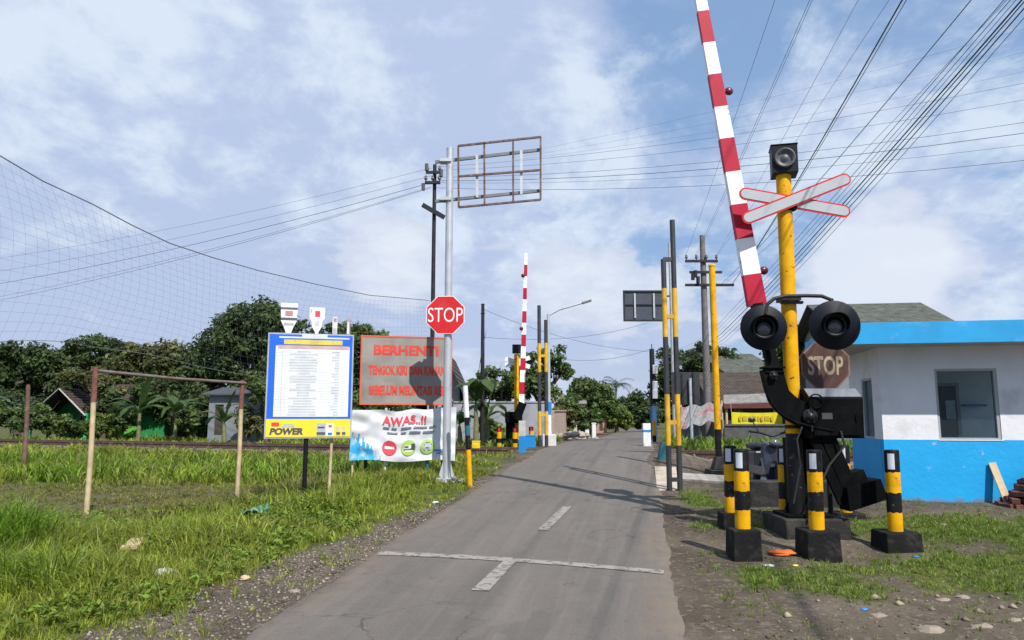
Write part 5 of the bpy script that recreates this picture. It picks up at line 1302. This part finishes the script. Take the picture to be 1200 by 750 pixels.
banana(538, 517, 452, 27, 'banana plant half hidden behind the silver sign pole', 7, 7, .8, .4)

frond = mat('palm frond', (.045, .07, .028), .6, var=.3, trans=.2)
def palm(px, py, ytop, Y, label, seed):
    rr = random.Random(seed); b = at(px, py, Y); b.z = gz(b.x, Y); H = zat(ytop, Y)-b.z; t = T('palm_tree', label, 'palm', b, 'palms behind the end of the road'); c = b+Z*H*.78+Vector((.3, 0, 0))
    m = MB(); m.tube([b, b+Z*H*.4+Vector((.1, 0, 0)), c], [.2, .16, .12], 8); m.build('trunk', bark, t)
    m = MB(); m.closed = False
    for i in range(13):
        a = 2*math.pi*i/13+rr.uniform(-.2, .2); d = Vector((math.cos(a), math.sin(a), 0)); el = R(rr.uniform(10, 75)); pos = c.copy(); P = []
        for j in range(8): P.append(pos.copy()); pos = pos+(d*math.cos(el)+Z*math.sin(el))*H*.055; el -= R(15)
        sd = d.cross(Z).normalized()
        for j in range(7):
            for s in (-1, 1):
                for q in (.0, .5):
                    o = P[j].lerp(P[j+1], q); m.add([o, P[j].lerp(P[j+1], q+.28), o+sd*s*H*.07*(1-.09*j)-Z*H*.045+(P[j+1]-P[j])*.4], [(0, 1, 2)])
    m.build('crown', frond, t)
palm(720, 505, 438, 82, 'slim palm rising behind the round village tree', 1)
palm(706, 505, 446, 88, 'shorter palm just left of the slim palm', 2)

# ------------------------------------------------------------------ houses and walls
def house(name, label, cat, px0, px1, ybase, yeave, yridge, Y, depth, wallmat, roofmat, ridge='x', over=.35, rot=0, openings=(), front=None):
    """a gabled house whose front runs from px0 to px1 at distance Y"""
    a = at(px0, ybase, Y); c = at(px1, ybase, Y); gz_ = gz((a.x+c.x)/2, Y); b = Vector(((a.x+c.x)/2, Y, gz_-.05)); W_ = c.x-a.x
    t = T(name, label, cat, b); r = yawr(rot); fr = Fr(b, r); he = zat(yeave, Y-over if ridge == 'x' else Y)-b.z; hr_ = zat(yridge, Y+depth/2 if ridge == 'x' else Y-(front or over))-b.z
    th = .15; m = MB()
    xs_ = [-W_/2]; 
    ops = sorted([((at(o[0], 480, Y).x-b.x), (at(o[1], 480, Y).x-b.x), zat(o[3], Y)-b.z, zat(o[2], Y)-b.z, o[4]) for o in openings])
    x = -W_/2
    for (o0, o1, z0, z1, kind) in ops:
        fr.slab(m, x, o0, 0, he, -th, 0); 
        if z0 > .06: fr.slab(m, o0, o1, 0, z0, -th, 0)
        fr.slab(m, o0, o1, z1, he, -th, 0); x = o1
    fr.slab(m, x, W_/2, 0, he, -th, 0)
    fr.slab(m, -W_/2, -W_/2+th, 0, he, -depth, -th-.002); fr.slab(m, W_/2-th, W_/2, 0, he, -depth, -th-.002); fr.slab(m, -W_/2+th+.002, W_/2-th-.002, 0, he, -depth, -depth+th)
    if ridge == 'y':
        for c_ in (0, -depth+th): m.prism([fr.p(-W_/2, he+.002, c_-th), fr.p(W_/2, he+.002, c_-th), fr.p(0, hr_-.04, c_-th)], fr.n*th)
    else:
        for s in (-W_/2, W_/2-th): m.prism([fr.p(s, he+.002, 0), fr.p(s, he+.002, -depth), fr.p(s, hr_-.04, -depth/2)], fr.r*th)
    m.build('wall', wallmat, t)
    m = MB(); tk = .07
    if ridge == 'x':
        sl = (hr_-he)/(depth/2); e0 = he-over*sl
        for sgn in (0, 1):
            c0, c1 = (over, -depth/2) if sgn == 0 else (-depth-over, -depth/2)
            P = [fr.p(-W_/2-over, e0, c0), fr.p(W_/2+over, e0, c0), fr.p(W_/2+over, hr_, c1), fr.p(-W_/2-over, hr_, c1)]; m.prism(P, Z*tk)
    else:
        sl = (hr_-he)/(W_/2); e0 = he-over*sl
        for s in (-1, 1):
            P = [fr.p(s*(W_/2+over), e0, front or over), fr.p(s*(W_/2+over), e0, -depth-over), fr.p(0, hr_, -depth-over), fr.p(0, hr_, front or over)]; m.prism(P, Z*tk)
    rf = m.build('roof', roofmat, t)
    for (o0, o1, z0, z1, kind) in ops:
        m = MB()
        if kind == 'door':
            fr.slab(m, o0, o1, z0, z1, -.10, -.06); d_ = m.build('door', mat('old door', (.06, .045, .035), .7, var=.3), t); m = MB(); fr.slab(m, o1-.14, o1-.1, z0+.9, z0+1.0, -.06, -.02); m.build('handle', galv, d_)
        else:
            for q in ((o0, o0+.05, z0, z1), (o1-.05, o1, z0, z1), (o0+.05, o1-.05, z1-.05, z1), (o0+.05, o1-.05, z0, z0+.05), ((o0+o1)/2-.025, (o0+o1)/2+.025, z0+.05, z1-.05)): fr.slab(m, *q, -.1, .02)
            w_ = m.build('window', mat('window timber', (.25, .2, .16), .7), t); m = MB(); fr.slab(m, o0+.051, o1-.051, z0+.051, z1-.051, -.07, -.06); m.build('pane', mat('dark pane', (.02, .025, .03), .1), w_)
    return t, fr, W_, he, hr_, rf
def rooftile(name, col):
    if name in MATS: return MATS[name]
    m = mat(name, col, .85, var=.35, scale=3, col2=tuple(c*.5 for c in col), amt=.42, scale2=4)
    nt = m.node_tree; N = nt.nodes; L = nt.links; wv = N.new('ShaderNodeTexWave'); wv.inputs['Scale'].default_value = 2.6; wv.bands_direction = 'X'; wv.inputs['Distortion'].default_value = .4
    w2 = N.new('ShaderNodeTexWave'); w2.inputs['Scale'].default_value = 2.2; w2.bands_direction = 'Z'; w2.wave_profile = 'SAW'
    tc_ = next(n for n in N if n.type == 'TEX_COORD'); ad = N.new('ShaderNodeMath'); ad.operation = 'ADD'
    for w_ in (wv, w2): L.new(tc_.outputs['Object'], w_.inputs['Vector'])
    L.new(wv.outputs['Fac'], ad.inputs[0]); L.new(w2.outputs['Fac'], ad.inputs[1]); b_ = N.new('ShaderNodeBump'); b_.inputs['Strength'].default_value = .8; b_.inputs['Distance'].default_value = .06
    L.new(ad.outputs[0], b_.inputs['Height']); L.new(b_.outputs[0], N['Principled BSDF'].inputs['Normal']); return m
greenw = mat('green house wall', (.015, .21, .055), .75, var=.3); tilebrown = rooftile('brown roof tile', (.075, .055, .043)); tilegrey = rooftile('grey green roof tile', (.10, .11, .088)); asbestos = mat('grey sheet roof', (.21, .20, .19), .85, var=.3)
t, fr, W_, he, hr_, rf = house('green_house', 'small green house with a brown gable roof among the trees', 'house', 66, 114, 508, 482, 456, 37.5, 5, greenw, tilebrown, 'y', .3, 0, ((74, 86, 485, 506, 'door'), (94, 106, 486, 498, 'window')), front=1.7)
for a_ in (-W_/2-.42, W_/2+.2):
    m = MB(); fr.slab(m, a_, a_+.12, 0, he-.1, 1.45, 1.57); m.build('porch_post', mat('bright green post', (.03, .42, .12), .6), t)
for s in (-1, 1):
    m = MB(); m.beam(fr.p(s*(W_/2+.32), he-.22, 1.73), fr.p(0, hr_+.02, 1.73), .02, .14, fr.n); m.build('bargeboard', mat('weathered white board', (.45, .44, .42), .8, var=.2), rf)
t, fr, W_, he, hr_, rf = house('green_house', 'long low green house glimpsed behind the banana plants', 'house', 118, 192, 508, 466, 447, 38.2, 5, greenw, tilebrown, 'x', .5, 0, ((128, 140, 474, 490, 'window'), (150, 160, 470, 507, 'door')))
m = MB(); fr.slab(m, -W_/2+.3, W_/2-1.2, .25, .75, .05, .09); m.build('lime_panel', mat('lime paint', (.11, .38, .05), .7, var=.2), t)
house('orange_house', 'orange brick house wall end glimpsed left of the grey shed', 'house', 218, 240, 508, 484, 474, 39.5, 3, mat('orange brick', (.36, .15, .08), .85, var=.3), tilebrown, 'x', .2)
house('grey_shed', 'windowless grey shed with a dark flat roof behind the goal', 'shed', 243, 310, 511, 462, 456, 32, 4, mat('shed grey wall', (.19, .21, .235), .8, var=.15, scale=2), mat('dark shed roof', (.06, .065, .075), .7, var=.3), 'x', .25, 0, ((252, 262, 474, 510, 'door'),))
house('brown_roofed_house', 'house with dark gable roof and pale bargeboard behind the STOP sign pole', 'house', 500, 538, 515, 452, 410, 31, 6, mat('dim plaster', (.30, .30, .29), .85, var=.2), rooftile('dark roof tile', (.075, .06, .052)), 'y', .5, 0, ((505, 514, 468, 490, 'window'),))
# grey wall
def wall_px(name, label, px0, px1, ybot, ytop, Y0, Y1, mt, cat='wall', cap=None):
    a = at(px0, ybot, Y0); c = at(px1, ybot, Y1); d = Vector((c.x-a.x, Y1-Y0, 0)).normalized(); za, zc = zat(ytop, Y0), zat(ytop, Y1); g = min(gz(a.x, Y0), gz(c.x, Y1))-.15
    n_ = d.cross(Z)*.06; A = Vector((a.x, Y0, 0)); B = Vector((c.x, Y1, 0)); P = []
    for z_ in (g, None):
        for q, zz_ in ((A, za), (B, zc)):
            pass
    P = [A-n_+Z*g, B-n_+Z*g, B+n_+Z*g, A+n_+Z*g, A-n_+Z*za, B-n_+Z*zc, B+n_+Z*zc, A+n_+Z*za]
    t = T(name, label, cat, Vector((A.x, A.y, g))); m = MB(); m.box8(P); m.build('panel', mt, t)
    m = MB(); m.beam(A+Z*(za+.03), B+Z*(zc+.03), .2, .06, Z); m.build('coping', cap or mt, t); return t
greywall = mat('rendered grey wall', (.26, .265, .30), .85, var=.15, scale=1.5, col2=(.17, .17, .18), amt=.35, scale2=2)
wall_px('garden_wall', 'plain rendered grey wall behind the far barrier machine', 530, 646, 516, 472, 30, 32, greywall)
wall_px('garden_wall', 'shorter bright pinkish wall behind the street lamp foot', 648, 672, 512, 482, 33, 42, mat('pinkish wall', (.42, .32, .27), .85, var=.2))
# village to the left of the far road
pink = mat('pink plaster', (.42, .24, .19), .85, var=.2); pale = mat('pale plaster', (.34, .32, .29), .85, var=.2); tilered = rooftile('red roof tile', (.20, .085, .06))
house('village_house', 'pale two level house with white upper wall behind the street lamp', 'house', 656, 680, 507, 472, 464, 56, 6, pale, asbestos, 'x', .5, -4, ((658, 664, 480, 490, 'window'), (670, 678, 484, 506, 'door')))
house('village_house', 'white fronted small house left of the road end', 'house', 676, 694, 507, 490, 480, 60, 6, mat('shop white', (.58, .56, .55), .8, var=.1), tilebrown, 'x', .5, -4, ((681, 689, 493, 506, 'door'),))
house('village_house', 'pink walled house nearest the left end of the road', 'house', 699, 711, 506, 488, 478, 66, 6, pink, tilebrown, 'y', .4, -4, ((702, 706, 492, 505, 'door'),))
house('village_house', 'brown house closing the end of the road', 'house', 724, 748, 505, 492, 485, 92, 6, mat('brown plaster', (.20, .15, .10), .9, var=.3), tilebrown, 'x', .6, 0, ((728, 733, 495, 504, 'door'), (738, 745, 495, 500, 'window')))
for px_, Yp in ((688, 47), (696, 46)):
    b = at(px_, 510, Yp); b.z = gz(b.x, Yp); m = MB(); m.box(b+Z*.42, (.24, .24, .9)); m.box(b+Z*.89, (.29, .29, .06)); tag(m.build('gate_pillar', white, loc=b, bevel=.02), 'white gate pillar by the left edge of the far road, '+('left' if px_ == 688 else 'right')+' one of the pair', 'pillar', 'white gate pillars')
b = at(675, 512, 40); b.z = gz(b.x, 40)
marker('fence_post', 674, 514, 498, 40, [(0, mat('dirty white', (.45, .43, .4), .8, var=.2))], .1, 'pale fence post on the rubble verge left of the far road', 'post', square=True)
tree('bushy roadside tree hiding the pale village house', [(664, 478, 14, 16), (676, 486, 12, 14), (656, 490, 10, 14), (682, 496, 8, 8)], 44, (668, 511), 'mid', .16, seed=81, trunk_r=.1, group=gm_)
tree('low green shrub on the left verge under the street lamp', [(657, 492, 11, 18), (664, 500, 9, 12), (668, 486, 8, 10)], 38, (659, 512), 'olive', .13, name='bush', cat='bush', seed=41, trunk_r=.04)
m = MB(); b = ghit(664, 516); rr = random.Random(2)
rubm = mat('verge rubble', (.33, .29, .24), .9, var=.35)
for i in range(90):
    q = b+ROAD_DIR*rr.uniform(-1.5, 9)+ROAD_R*rr.gauss(-.4, .45); q.z = gz(q.x, q.y)+rr.uniform(-.02, .25); rr2 = rr.uniform(.1, .28); m.sphere(q, rr2, n=6, m=4, sq=(1, 1, .6))
m.sm = [False]*len(m.sm); o = m.build('verge_rubble', rubm, loc=b); tag(o, 'heap of pale rubble along the left verge beyond the rails', 'rubble', kind='stuff')

# houses right of the road beyond the rails
t, fr, W_, he, hr_, rf = house('roadside_house', 'low house with a brown tiled roof behind the yellow post', 'house', 846, 1010, 512, 468, 438, 28.5, 7, mat('dark timber wall', (.06, .055, .05), .85, var=.3), tilebrown, 'x', .45, -6, ((862, 872, 476, 490, 'window'), (928, 940, 474, 511, 'door')))
m = MB(); 
P = [at(848, 464, 27.6), at(905, 462, 27.2), at(905, 472, 26.6), at(848, 474, 27.0)]
m.prism(P, Z*.04); aw = m.build('awning', asbestos, t)
m = MB(); m.beam(at(848, 476, 26.8), at(908, 475.5, 26.5), .06, .16, Z); m.build('awning_edge', mat('maroon board', (.12, .03, .03), .8), aw)
for px_ in (851, 908):
    m = MB(); q = at(px_, 480, 26.9); m.cyl((q.x, q.y, gz(q.x, q.y)), (q.x, q.y, zat(474, q.y)), .05, n=8); m.build('awning_post', wood, t)
q0 = at(887, 490, 26.4); t2 = T('shop_banner', 'bright yellow banner hanging under the awning', 'banner', (q0.x, q0.y, q0.z)); fr = Fr(q0, yawr(-3)); m = MB(); hw, hh = px2m(29, 26.4), px2m(7, 26.4); n = 16; m.closed = False
m.add([fr.p(-hw+2*hw*i/n, hh*s-.03*math.sin(math.pi*i/n), .02*math.sin(i*1.9)) for s in (-1, 1) for i in range(n+1)], [(i, i+1, n+2+i, n+1+i) for i in range(n)], 0, True); cl_ = m.build('cloth', mat('banner yellow', (.74, .66, .01), .7, var=.05, trans=.2), t2)
m = MB(); rr = random.Random(8)
x = -hw+.25
while x < hw-.4:
    w__ = rr.uniform(.06, .16); fr.slab(m, x, x+w__, -.09, .07, .03, .033); x += w__+.05
m.build('lettering', mat('banner ochre', (.45, .33, .02), .7), cl_)
m = MB()
for sx in (-hw, hw): m.tube([fr.p(sx, hh, 0), fr.p(sx*1.02, hh+.35, .0)], .012, 5)
m.build('cord', wood, t2)
house('hip_roof_house', 'house with grey green tiled roof rising behind the guard hut', 'house', 1000, 1110, 505, 379, 358, 26, 6, pale, tilegrey, 'x', .5, -8, ((1030, 1050, 400, 430, 'window'),))
house('lean_to_shed', 'grey sheet roofed shed just left of the guard hut', 'shed', 980, 1012, 515, 412, 400, 24, 3, mat('shed grey wall', (.19, .21, .235), .8), asbestos, 'x', .2, -6)
# grey green sheet roof and white tank box above the house
house('rear_house', 'house with a mossy sloping roof behind the brown tiled one', 'house', 858, 912, 508, 436, 416, 35, 6, pale, tilegrey, 'x', .4, 8)
# red and white tarpaulin and a grey sheet by the board
q0 = at(823, 484, 26.8); t3 = T('tarpaulin', 'faded red and white tarpaulin slung below the dark board', 'tarpaulin', tuple(q0)); m = MB(); m.closed = False; n, k = 18, 8; P = []
for j in range(k+1):
    for i in range(n+1):
        p = at(798+48*i/n, 476-4*i/n+ (26-6*i/n)*j/k+2*math.sin(i*.9), 26.9-.7*j/k+.06*math.sin(i*1.7+j)); P.append(p)
m.add(P, [(j*(n+1)+i, j*(n+1)+i+1, (j+1)*(n+1)+i+1, (j+1)*(n+1)+i) for j in range(k) for i in range(n)], 0, True)
m.build('sheet', mat('tarpaulin print', (.22, .215, .22), .7, var=.35, scale=5, col2=(.25, .085, .095), amt=.44, scale2=3.2, hard=.05), t3)
m = MB()
for i in (0, n): m.cyl((P[i].x, P[i].y+.05, gz(P[i].x, P[i].y)), (P[i].x, P[i].y+.05, P[i].z+.05), .04, n=8)
m.build('prop', wood, t3)
wall_px('sheet_fence', 'leaning grey metal sheet fence under the tarpaulin', 798, 826, 517, 494, 27.6, 27.2, mat('sheet fence grey', (.16, .18, .20), .5, .2, var=.3), 'fence')
wall_px('low_wall', 'low dark wall behind the grass beyond the rails', 850, 1008, 514, 499, 26.2, 25.0, mat('low wall grey', (.10, .10, .10), .9, var=.3), 'wall')

# ------------------------------------------------------------------ litter
def crumple(name, px, py, size, mt, label, seed, sq=(1, .7, .4), cat='litter'):
    rr = random.Random(seed); b = ghit(px, py); m = MB(); m.sphere(b+Z*size*sq[2]*.7, size, n=14, m=9, sq=sq)
    cc_ = b+Z*size*sq[2]*.7
    m.v = [tuple(Vector(cc_)+(Vector(v)-cc_)*(1+rr.uniform(-.32, .25))) for v in m.v]
    return tag(m.build(name, mt, loc=b), label, cat)
bagw = mat('plastic bag white', (.72, .75, .80), .35, var=.15, trans=.2)
crumple('plastic_bag', 194, 676, .09, bagw, 'crumpled white plastic bag in the grass near the gravel edge', 3, (1.2, .7, .5), 'plastic bag')
crumple('plastic_bag', 902, 517, .16, bagw, 'white plastic bag in the grass beyond the rails', 4, (.8, .7, .9), 'plastic bag')
crumple('cloth_rag', 917, 650, .13, mat('orange cloth', (.55, .12, .025), .8, var=.2), 'crumpled orange rag between two bollard blocks', 5, (1.2, .7, .22), 'rag')
crumple('plastic_wrapper', 901, 664, .045, bagw, 'tiny pale wrapper on the earth in front of the bollards', 6, (1.2, .7, .3), 'wrapper')
crumple('plastic_wrapper', 932, 664, .03, mat('wrapper yellow', (.7, .6, .05), .5), 'tiny yellow wrapper near the orange rag', 7, (1, .7, .4), 'wrapper')
crumple('plastic_wrapper', 1013, 715, .03, bluepaint, 'tiny blue scrap on the bare earth at the lower right', 8, (1.1, .7, .3), 'wrapper')
crumple('plastic_wrapper', 1073, 653, .03, bluepaint, 'tiny blue scrap beside the lone bollard block', 9, (1.1, .7, .3), 'wrapper')
crumple('plastic_wrapper', 510, 590, .05, bagw, 'small white scrap in the grass below the banner', 10, (1.1, .7, .4), 'wrapper')
crumple('plastic_wrapper', 287, 680, .05, mat('wrapper tan', (.5, .36, .22), .6), 'small tan scrap in the grass above the gravel', 11, (1.1, .7, .5), 'wrapper')
netg = mat('green shade net', (.075, .24, .17), .75, var=.35, scale=9, col2=(.18, .28, .18), amt=.4, scale2=6)
def strip(px0, py0, px1, py1, wpx, label, seed):
    A, B = ghit(px0, py0), ghit(px1, py1); d = (B-A).normalized(); s = d.cross(Z); n, k = 20, 6; m = MB(); m.closed = False; vs = []
    for j in range(k+1):
        for i in range(n+1):
            q = A.lerp(B, i/n)+s*(j/k-.5)*wpx*(.7+.3*math.sin(i*.8+seed)); q.z = gz(q.x, q.y)+.14+.035*math.sin(i*1.1+j*1.3+seed)-.05*abs(j/k-.5); vs.append(q)
    m.add(vs, [(j*(n+1)+i, j*(n+1)+i+1, (j+1)*(n+1)+i+1, (j+1)*(n+1)+i) for j in range(k) for i in range(n)], 0, True)
    return tag(m.build('shade_net', netg, loc=A), label, 'net scrap')
strip(165, 645, 222, 630, .22, 'strip of green shade net lying in the grass below the goal', 1)
strip(286, 613, 314, 604, .24, 'smaller scrap of green shade net by the black signpost', 2)
strip(-10, 684, 28, 676, .12, 'bluish strip of old net at the left edge', 3)
m = MB(); p0, p1 = ghit(150, 653), ghit(170, 640); m.beam(p0+Z*.09, p1+Z*.13, .16, .03); tag(m.build('board_offcut', wood, loc=p0), 'short pale board lying against the green shade net', 'board')
for k, (px_, py_, r, lab) in enumerate(((1092, 738, .10, 'flat pale slab of stone at the lower right corner'), (1128, 700, .06, 'pale stone near the turf edge, right of a similar one'), (1105, 703, .06, 'pale stone near the turf edge, left of a similar one'), (1151, 735, .085, 'broad pale stone in the bare earth at the right edge'), (1031, 722, .07, 'small pale stone in the middle of the bare earth'), (345, 607+86, .06, 'pale flat stone in the gravel left of the road'), (1190, 727, .07, 'stone cut by the right picture edge'), (1105, 615, .06, 'pale chip of stone on the turf before the hut'))):
    q = ghit(px_, py_); tag(rock(q-Z*r*.08, r*.9, k+50, (1.15, .8, .42)).build('pale_stone', mat('pale stone', (.25, .205, .16), .9, var=.25), loc=q), lab, 'stone', 'loose pale stones')

# ------------------------------------------------------------------ gravel and grass
def stones(name, X, Y, size, cols, label, seed):
    rg = np.random.default_rng(seed); n = len(X); Zg = ground_z(X, Y)
    base = np.array([(1,0,0),(-1,0,0),(0,1,0),(0,-1,0),(0,0,1),(0,0,-1)], float)*np.array([1, .75, .55])
    fcs = np.array([(0,2,4),(2,1,4),(1,3,4),(3,0,4),(2,0,5),(1,2,5),(3,1,5),(0,3,5)])
    a = rg.random(n)*6.28; ca_, sa_ = np.cos(a), np.sin(a); s = size*(.4+1.2*rg.random(n)**2)
    v = base[None]*(1+.35*(rg.random((n, 6, 3))-.5)); x = v[..., 0]*ca_[:, None]-v[..., 1]*sa_[:, None]; y = v[..., 0]*sa_[:, None]+v[..., 1]*ca_[:, None]
    P = np.stack([x*s[:, None]+X[:, None], y*s[:, None]+Y[:, None], v[..., 2]*s[:, None]+Zg[:, None]+s[:, None]*.2], -1).reshape(-1, 3)
    f = (fcs[None]+(np.arange(n)*6)[:, None, None]).reshape(-1); c = cols[rg.integers(0, len(cols), n)]*(.6+.7*rg.random(n))[:, None]
    o = pydata(name, P, f, np.full(n*8, 3), stonem, np.repeat(c, 6, axis=0)); return tag(o, label, 'gravel', kind='stuff')
stonem = mat('loose stone', (1, 1, 1), .9, var=.1, attr='tint', spec=.2)
sc_ = np.array([(.25, .215, .175), (.18, .155, .125), (.115, .095, .077), (.27, .235, .195), (.08, .068, .056)])
def scatter(n, x0, x1, y0, y1, fn, seed):
    rg = np.random.default_rng(seed); X = rg.uniform(x0, x1, n); Y = rg.uniform(y0, y1, n); k = rg.random(n) < fn(X, Y); return X[k], Y[k]
def inview(X, Y, mg=1.2): return (np.abs(X) < Y*.72+mg) & (Y > 4.2)
X, Y = scatter(52000, -6, 1.2, 4.2, 14, lambda x, y: inview(x, y)*(sstep(HALF-.1, HALF+.1, -(x-xr(y))))*np.clip(1-zones(x, y)[0], 0, 1)*(-(x-xr(y)) < HALF+1.6), 1)
stones('roadside_gravel', X, Y, .015, sc_, 'loose stone gravel along the left edge of the road', 1)
X, Y = scatter(30000, .5, 10, 4.2, 14.5, lambda x, y: inview(x, y)*sstep(HALF-.05, HALF+.15, x-xr(y))*np.clip(1.0-zones(x, y)[0], 0, 1)*np.clip(.15+fbm(x, y, 1.1, 12)*.9-.15, 0, 1)*.6, 2)
stones('verge_gravel', X, Y, .012, sc_*np.array([.85, .8, .72]), 'scattered small stones over the bare earth right of the road', 2)
X, Y = scatter(1500, .5, 10, 4.2, 9, lambda x, y: inview(x, y)*sstep(HALF+.3, HALF+.8, x-xr(y))*np.clip(.9-zones(x, y)[0], 0, 1)*sstep(.45, .7, fbm(x, y, .8, 70))*(.25+.75*sstep(2.8, 4, x)), 33)
stones('verge_rubble', X, Y, .036, sc_*np.array([1.1, 1.02, .92]), 'broken stone and rubble in the bare earth at the right', 21)
X, Y = scatter(16000, -20, 12, 14, 33, lambda x, y: (np.abs(rail_s(x, y)) < 1.7)*(np.abs(x-xr(y)) > 1.9)*(zones(x, y)[1]), 3)
stones('ballast', X, Y, .045, sc_*np.array([.9, .8, .72]), 'brown stone ballast under the railway track', 3)

grassm = mat('grass blades', (1, 1, 1), .5, var=0, attr='tint', trans=.4, spec=.3)
def field_height(x, y):
    u = x-xr(y); e = -(u+HALF+gravel_w(y))
    h = .04+.06*fbm(x, y, 1.1, 20)+.03*sstep(.3, 1.6, e)
    tall = .36*np.exp(-(((x+5.5)/.75)**2+((y-7.9)/.6)**2))+.16*np.exp(-(((x+3.6)/1.0)**2+((y-8.5)/.7)**2))+.22*np.exp(-(((x+4.2)/1.0)**2+((y-6.6)/.6)**2)*1.2)
    h = h+tall*(.5+fbm(x, y, 2.2, 22))
    mud = zones(x, y)[2]; h = h*(1-.5*mud)
    far = sstep(14.8, 16.5, y)*sstep(1.6, 3.2, e)*(1-.75*sstep(-4.0, -2.6, rail_s(x, y))); h = h+far*(.08+.24*fbm(x, y, .5, 24))
    sgn = sstep(9.5, 11, y)*(1-sstep(16, 18, y))*sstep(.5, 1.6, e)*(1-sstep(3.4, 4.6, e)); h = h+sgn*.13*(.4+fbm(x, y, 1.3, 26))
    return np.where(u > 0, np.where(rail_s(x, y) > 1.6, .25, .014+.035*fbm(x, y, 2, 28)), np.where(rail_s(x, y) > 1.6, .22, h))
def grass(name, X, Y, width, label, seed, hmul=1., k=11, spread=.035):
    """tufts: k blades splaying from each centre"""
    rg = np.random.default_rng(seed); nt = len(X); h0 = field_height(X, Y)*(.45+1.15*rg.random(nt)**1.5)*hmul
    kk = fbm(X, Y, .8, 30)[:, None]; dryp = np.clip(fbm(X, Y, .6, 33)*1.6-.45, 0, 1)[:, None]*(.2+.8*rg.random(nt)[:, None])
    mu = zones(X, Y)[2][:, None]
    c = np.array([[.15, .215, .020]])*(1-kk)+np.array([[.29, .33, .045]])*kk
    tall = sstep(.16, .4, field_height(X, Y))[:, None]; c = c*(1-tall)+np.array([[.120, .225, .016]])*tall*(.7+.6*kk)
    c = c*(1-.32*dryp)+np.array([[.29, .235, .09]])*.32*dryp
    c = c*(1-.7*mu)+np.array([[.17, .15, .055]])*.7*mu
    c = np.where((X-xr(Y) > 0)[:, None], c*np.array([[.72, .85, 1]]), c)*(.6+.95*rg.random(nt))[:, None]
    X = np.repeat(X, k); Y = np.repeat(Y, k); h0 = np.repeat(h0, k); c = np.repeat(c, k, axis=0); width = np.repeat(width, k); n = len(X)
    la = rg.random(n)*6.283; rr_ = rg.random(n); sp_ = spread*(.5+h0*5)
    X = X+np.cos(la)*rr_*sp_; Y = Y+np.sin(la)*rr_*sp_; la = la+rg.normal(size=n)*.5
    h = h0*(.5+.7*rg.random(n)); stalk = rg.random(n) < .012; h = np.where(stalk, h*1.7, h)
    lean = (.15+.95*rr_)*h*np.where(stalk, .3, 1); Zg = ground_z(X, Y)-.01
    a = rg.random(n)*6.283; w = width*(.6+.8*rg.random(n))*np.where(stalk, .5, 1)*(.6+np.clip(h*3, 0, .9)); dx, dy = np.cos(a)*w, np.sin(a)*w; lx, ly_ = np.cos(la)*lean, np.sin(la)*lean
    v = np.stack([np.stack([X-dx, Y-dy, Zg], -1), np.stack([X+dx, Y+dy, Zg], -1), np.stack([X+dx*.75+lx*.35, Y+dy*.75+ly_*.35, Zg+h*.62], -1), np.stack([X-dx*.75+lx*.35, Y-dy*.75+ly_*.35, Zg+h*.62], -1), np.stack([X+lx, Y+ly_, Zg+h*(1-.25*rr_)], -1)], 1)
    i = np.arange(n)*5; f = np.stack([i, i+1, i+2, i+3, i+3, i+2, i+4], -1).reshape(-1); lp = np.tile([4, 3], n)
    c = np.where(stalk[:, None], np.array([[.30, .26, .12]]), c*(.7+.6*rg.random(n))[:, None])
    o = pydata(name, v.reshape(-1, 3), f, lp, grassm, np.repeat(c, 5, axis=0)); return tag(o, label, 'grass', kind='stuff')
gfn = lambda d: (lambda x, y: inview(x, y)*np.clip(zones(x, y)[0]+.06, 0, 1)*d*np.clip(-.1+1.7*fbm(x, y, 1.7, 40), .06, 1)*(np.abs(x-xr(y)) > HALF+.05))
X1, Y1 = scatter(26000, -7.5, 1, 4.2, 8.5, gfn(1), 4)
X2, Y2 = scatter(24000, -12, 1, 8.5, 15, gfn(1), 5)
X3_, Y3_ = scatter(22000, -24, 3, 15, 32, lambda x, y: gfn(1)(x, y)*(rail_s(x, y) < -1.9+.5*(fbm(x, y, 1, 60)-.5)), 6)
grass('verge_grass', np.concatenate([X1, X2]), np.concatenate([Y1, Y2]), np.concatenate([np.full(len(X1), .0042), np.full(len(X2), .0065)]), 'green grass and weeds left of the road', 7)
grass('field_grass', X3_, Y3_, np.full(len(X3_), .012), 'tall green grass before the railway at the left', 8)
X4, Y4 = scatter(60000, 1.0, 9, 4.6, 12.5, lambda x, y: gfn(1)(x, y)*sstep(1.7, 1.9, x-xr(y)), 9)
grass('turf', X4, Y4, np.full(len(X4), .0042), 'short turf patches around the bollards', 10, 1.3, 10, .03)
X5, Y5 = scatter(12000, -26, 24, 18, 38, lambda x, y: (rail_s(x, y) > 1.7)*(rail_s(x, y) < 9)*(np.abs(x-xr(y)) > 1.9)*(np.abs(x) < y*.75), 11)
grass('rear_grass', X5, Y5, np.full(len(X5), .018), 'green grass strip beyond the railway track', 12, 1.0)
# broad leaved weeds among the verge grass
Xw, Yw = scatter(5200, -6.5, .6, 4.6, 11, lambda x, y: inview(x, y)*zones(x, y)[0]*(fbm(x, y, 1.2, 50) > .50), 13)
rg = np.random.default_rng(14); cw = np.stack([Xw, Yw, ground_z(Xw, Yw)+.05+.6*field_height(Xw, Yw)*rg.random(len(Xw))], -1)
v, c = leaf_cloud(rg, cw, np.full(len(Xw), .07), 7, .030, np.array([[.14, .215, .026]])*(.6+.9*rg.random(len(Xw)))[:, None], up=1.2, flat=.5)
tag(quad_obj('weeds', v, c, grassm, (0, 0, 0)), 'broad leaved weeds among the left verge grass', 'weeds', kind='stuff')
for o in scene.objects:
    if '_o' in o: del o['_o']
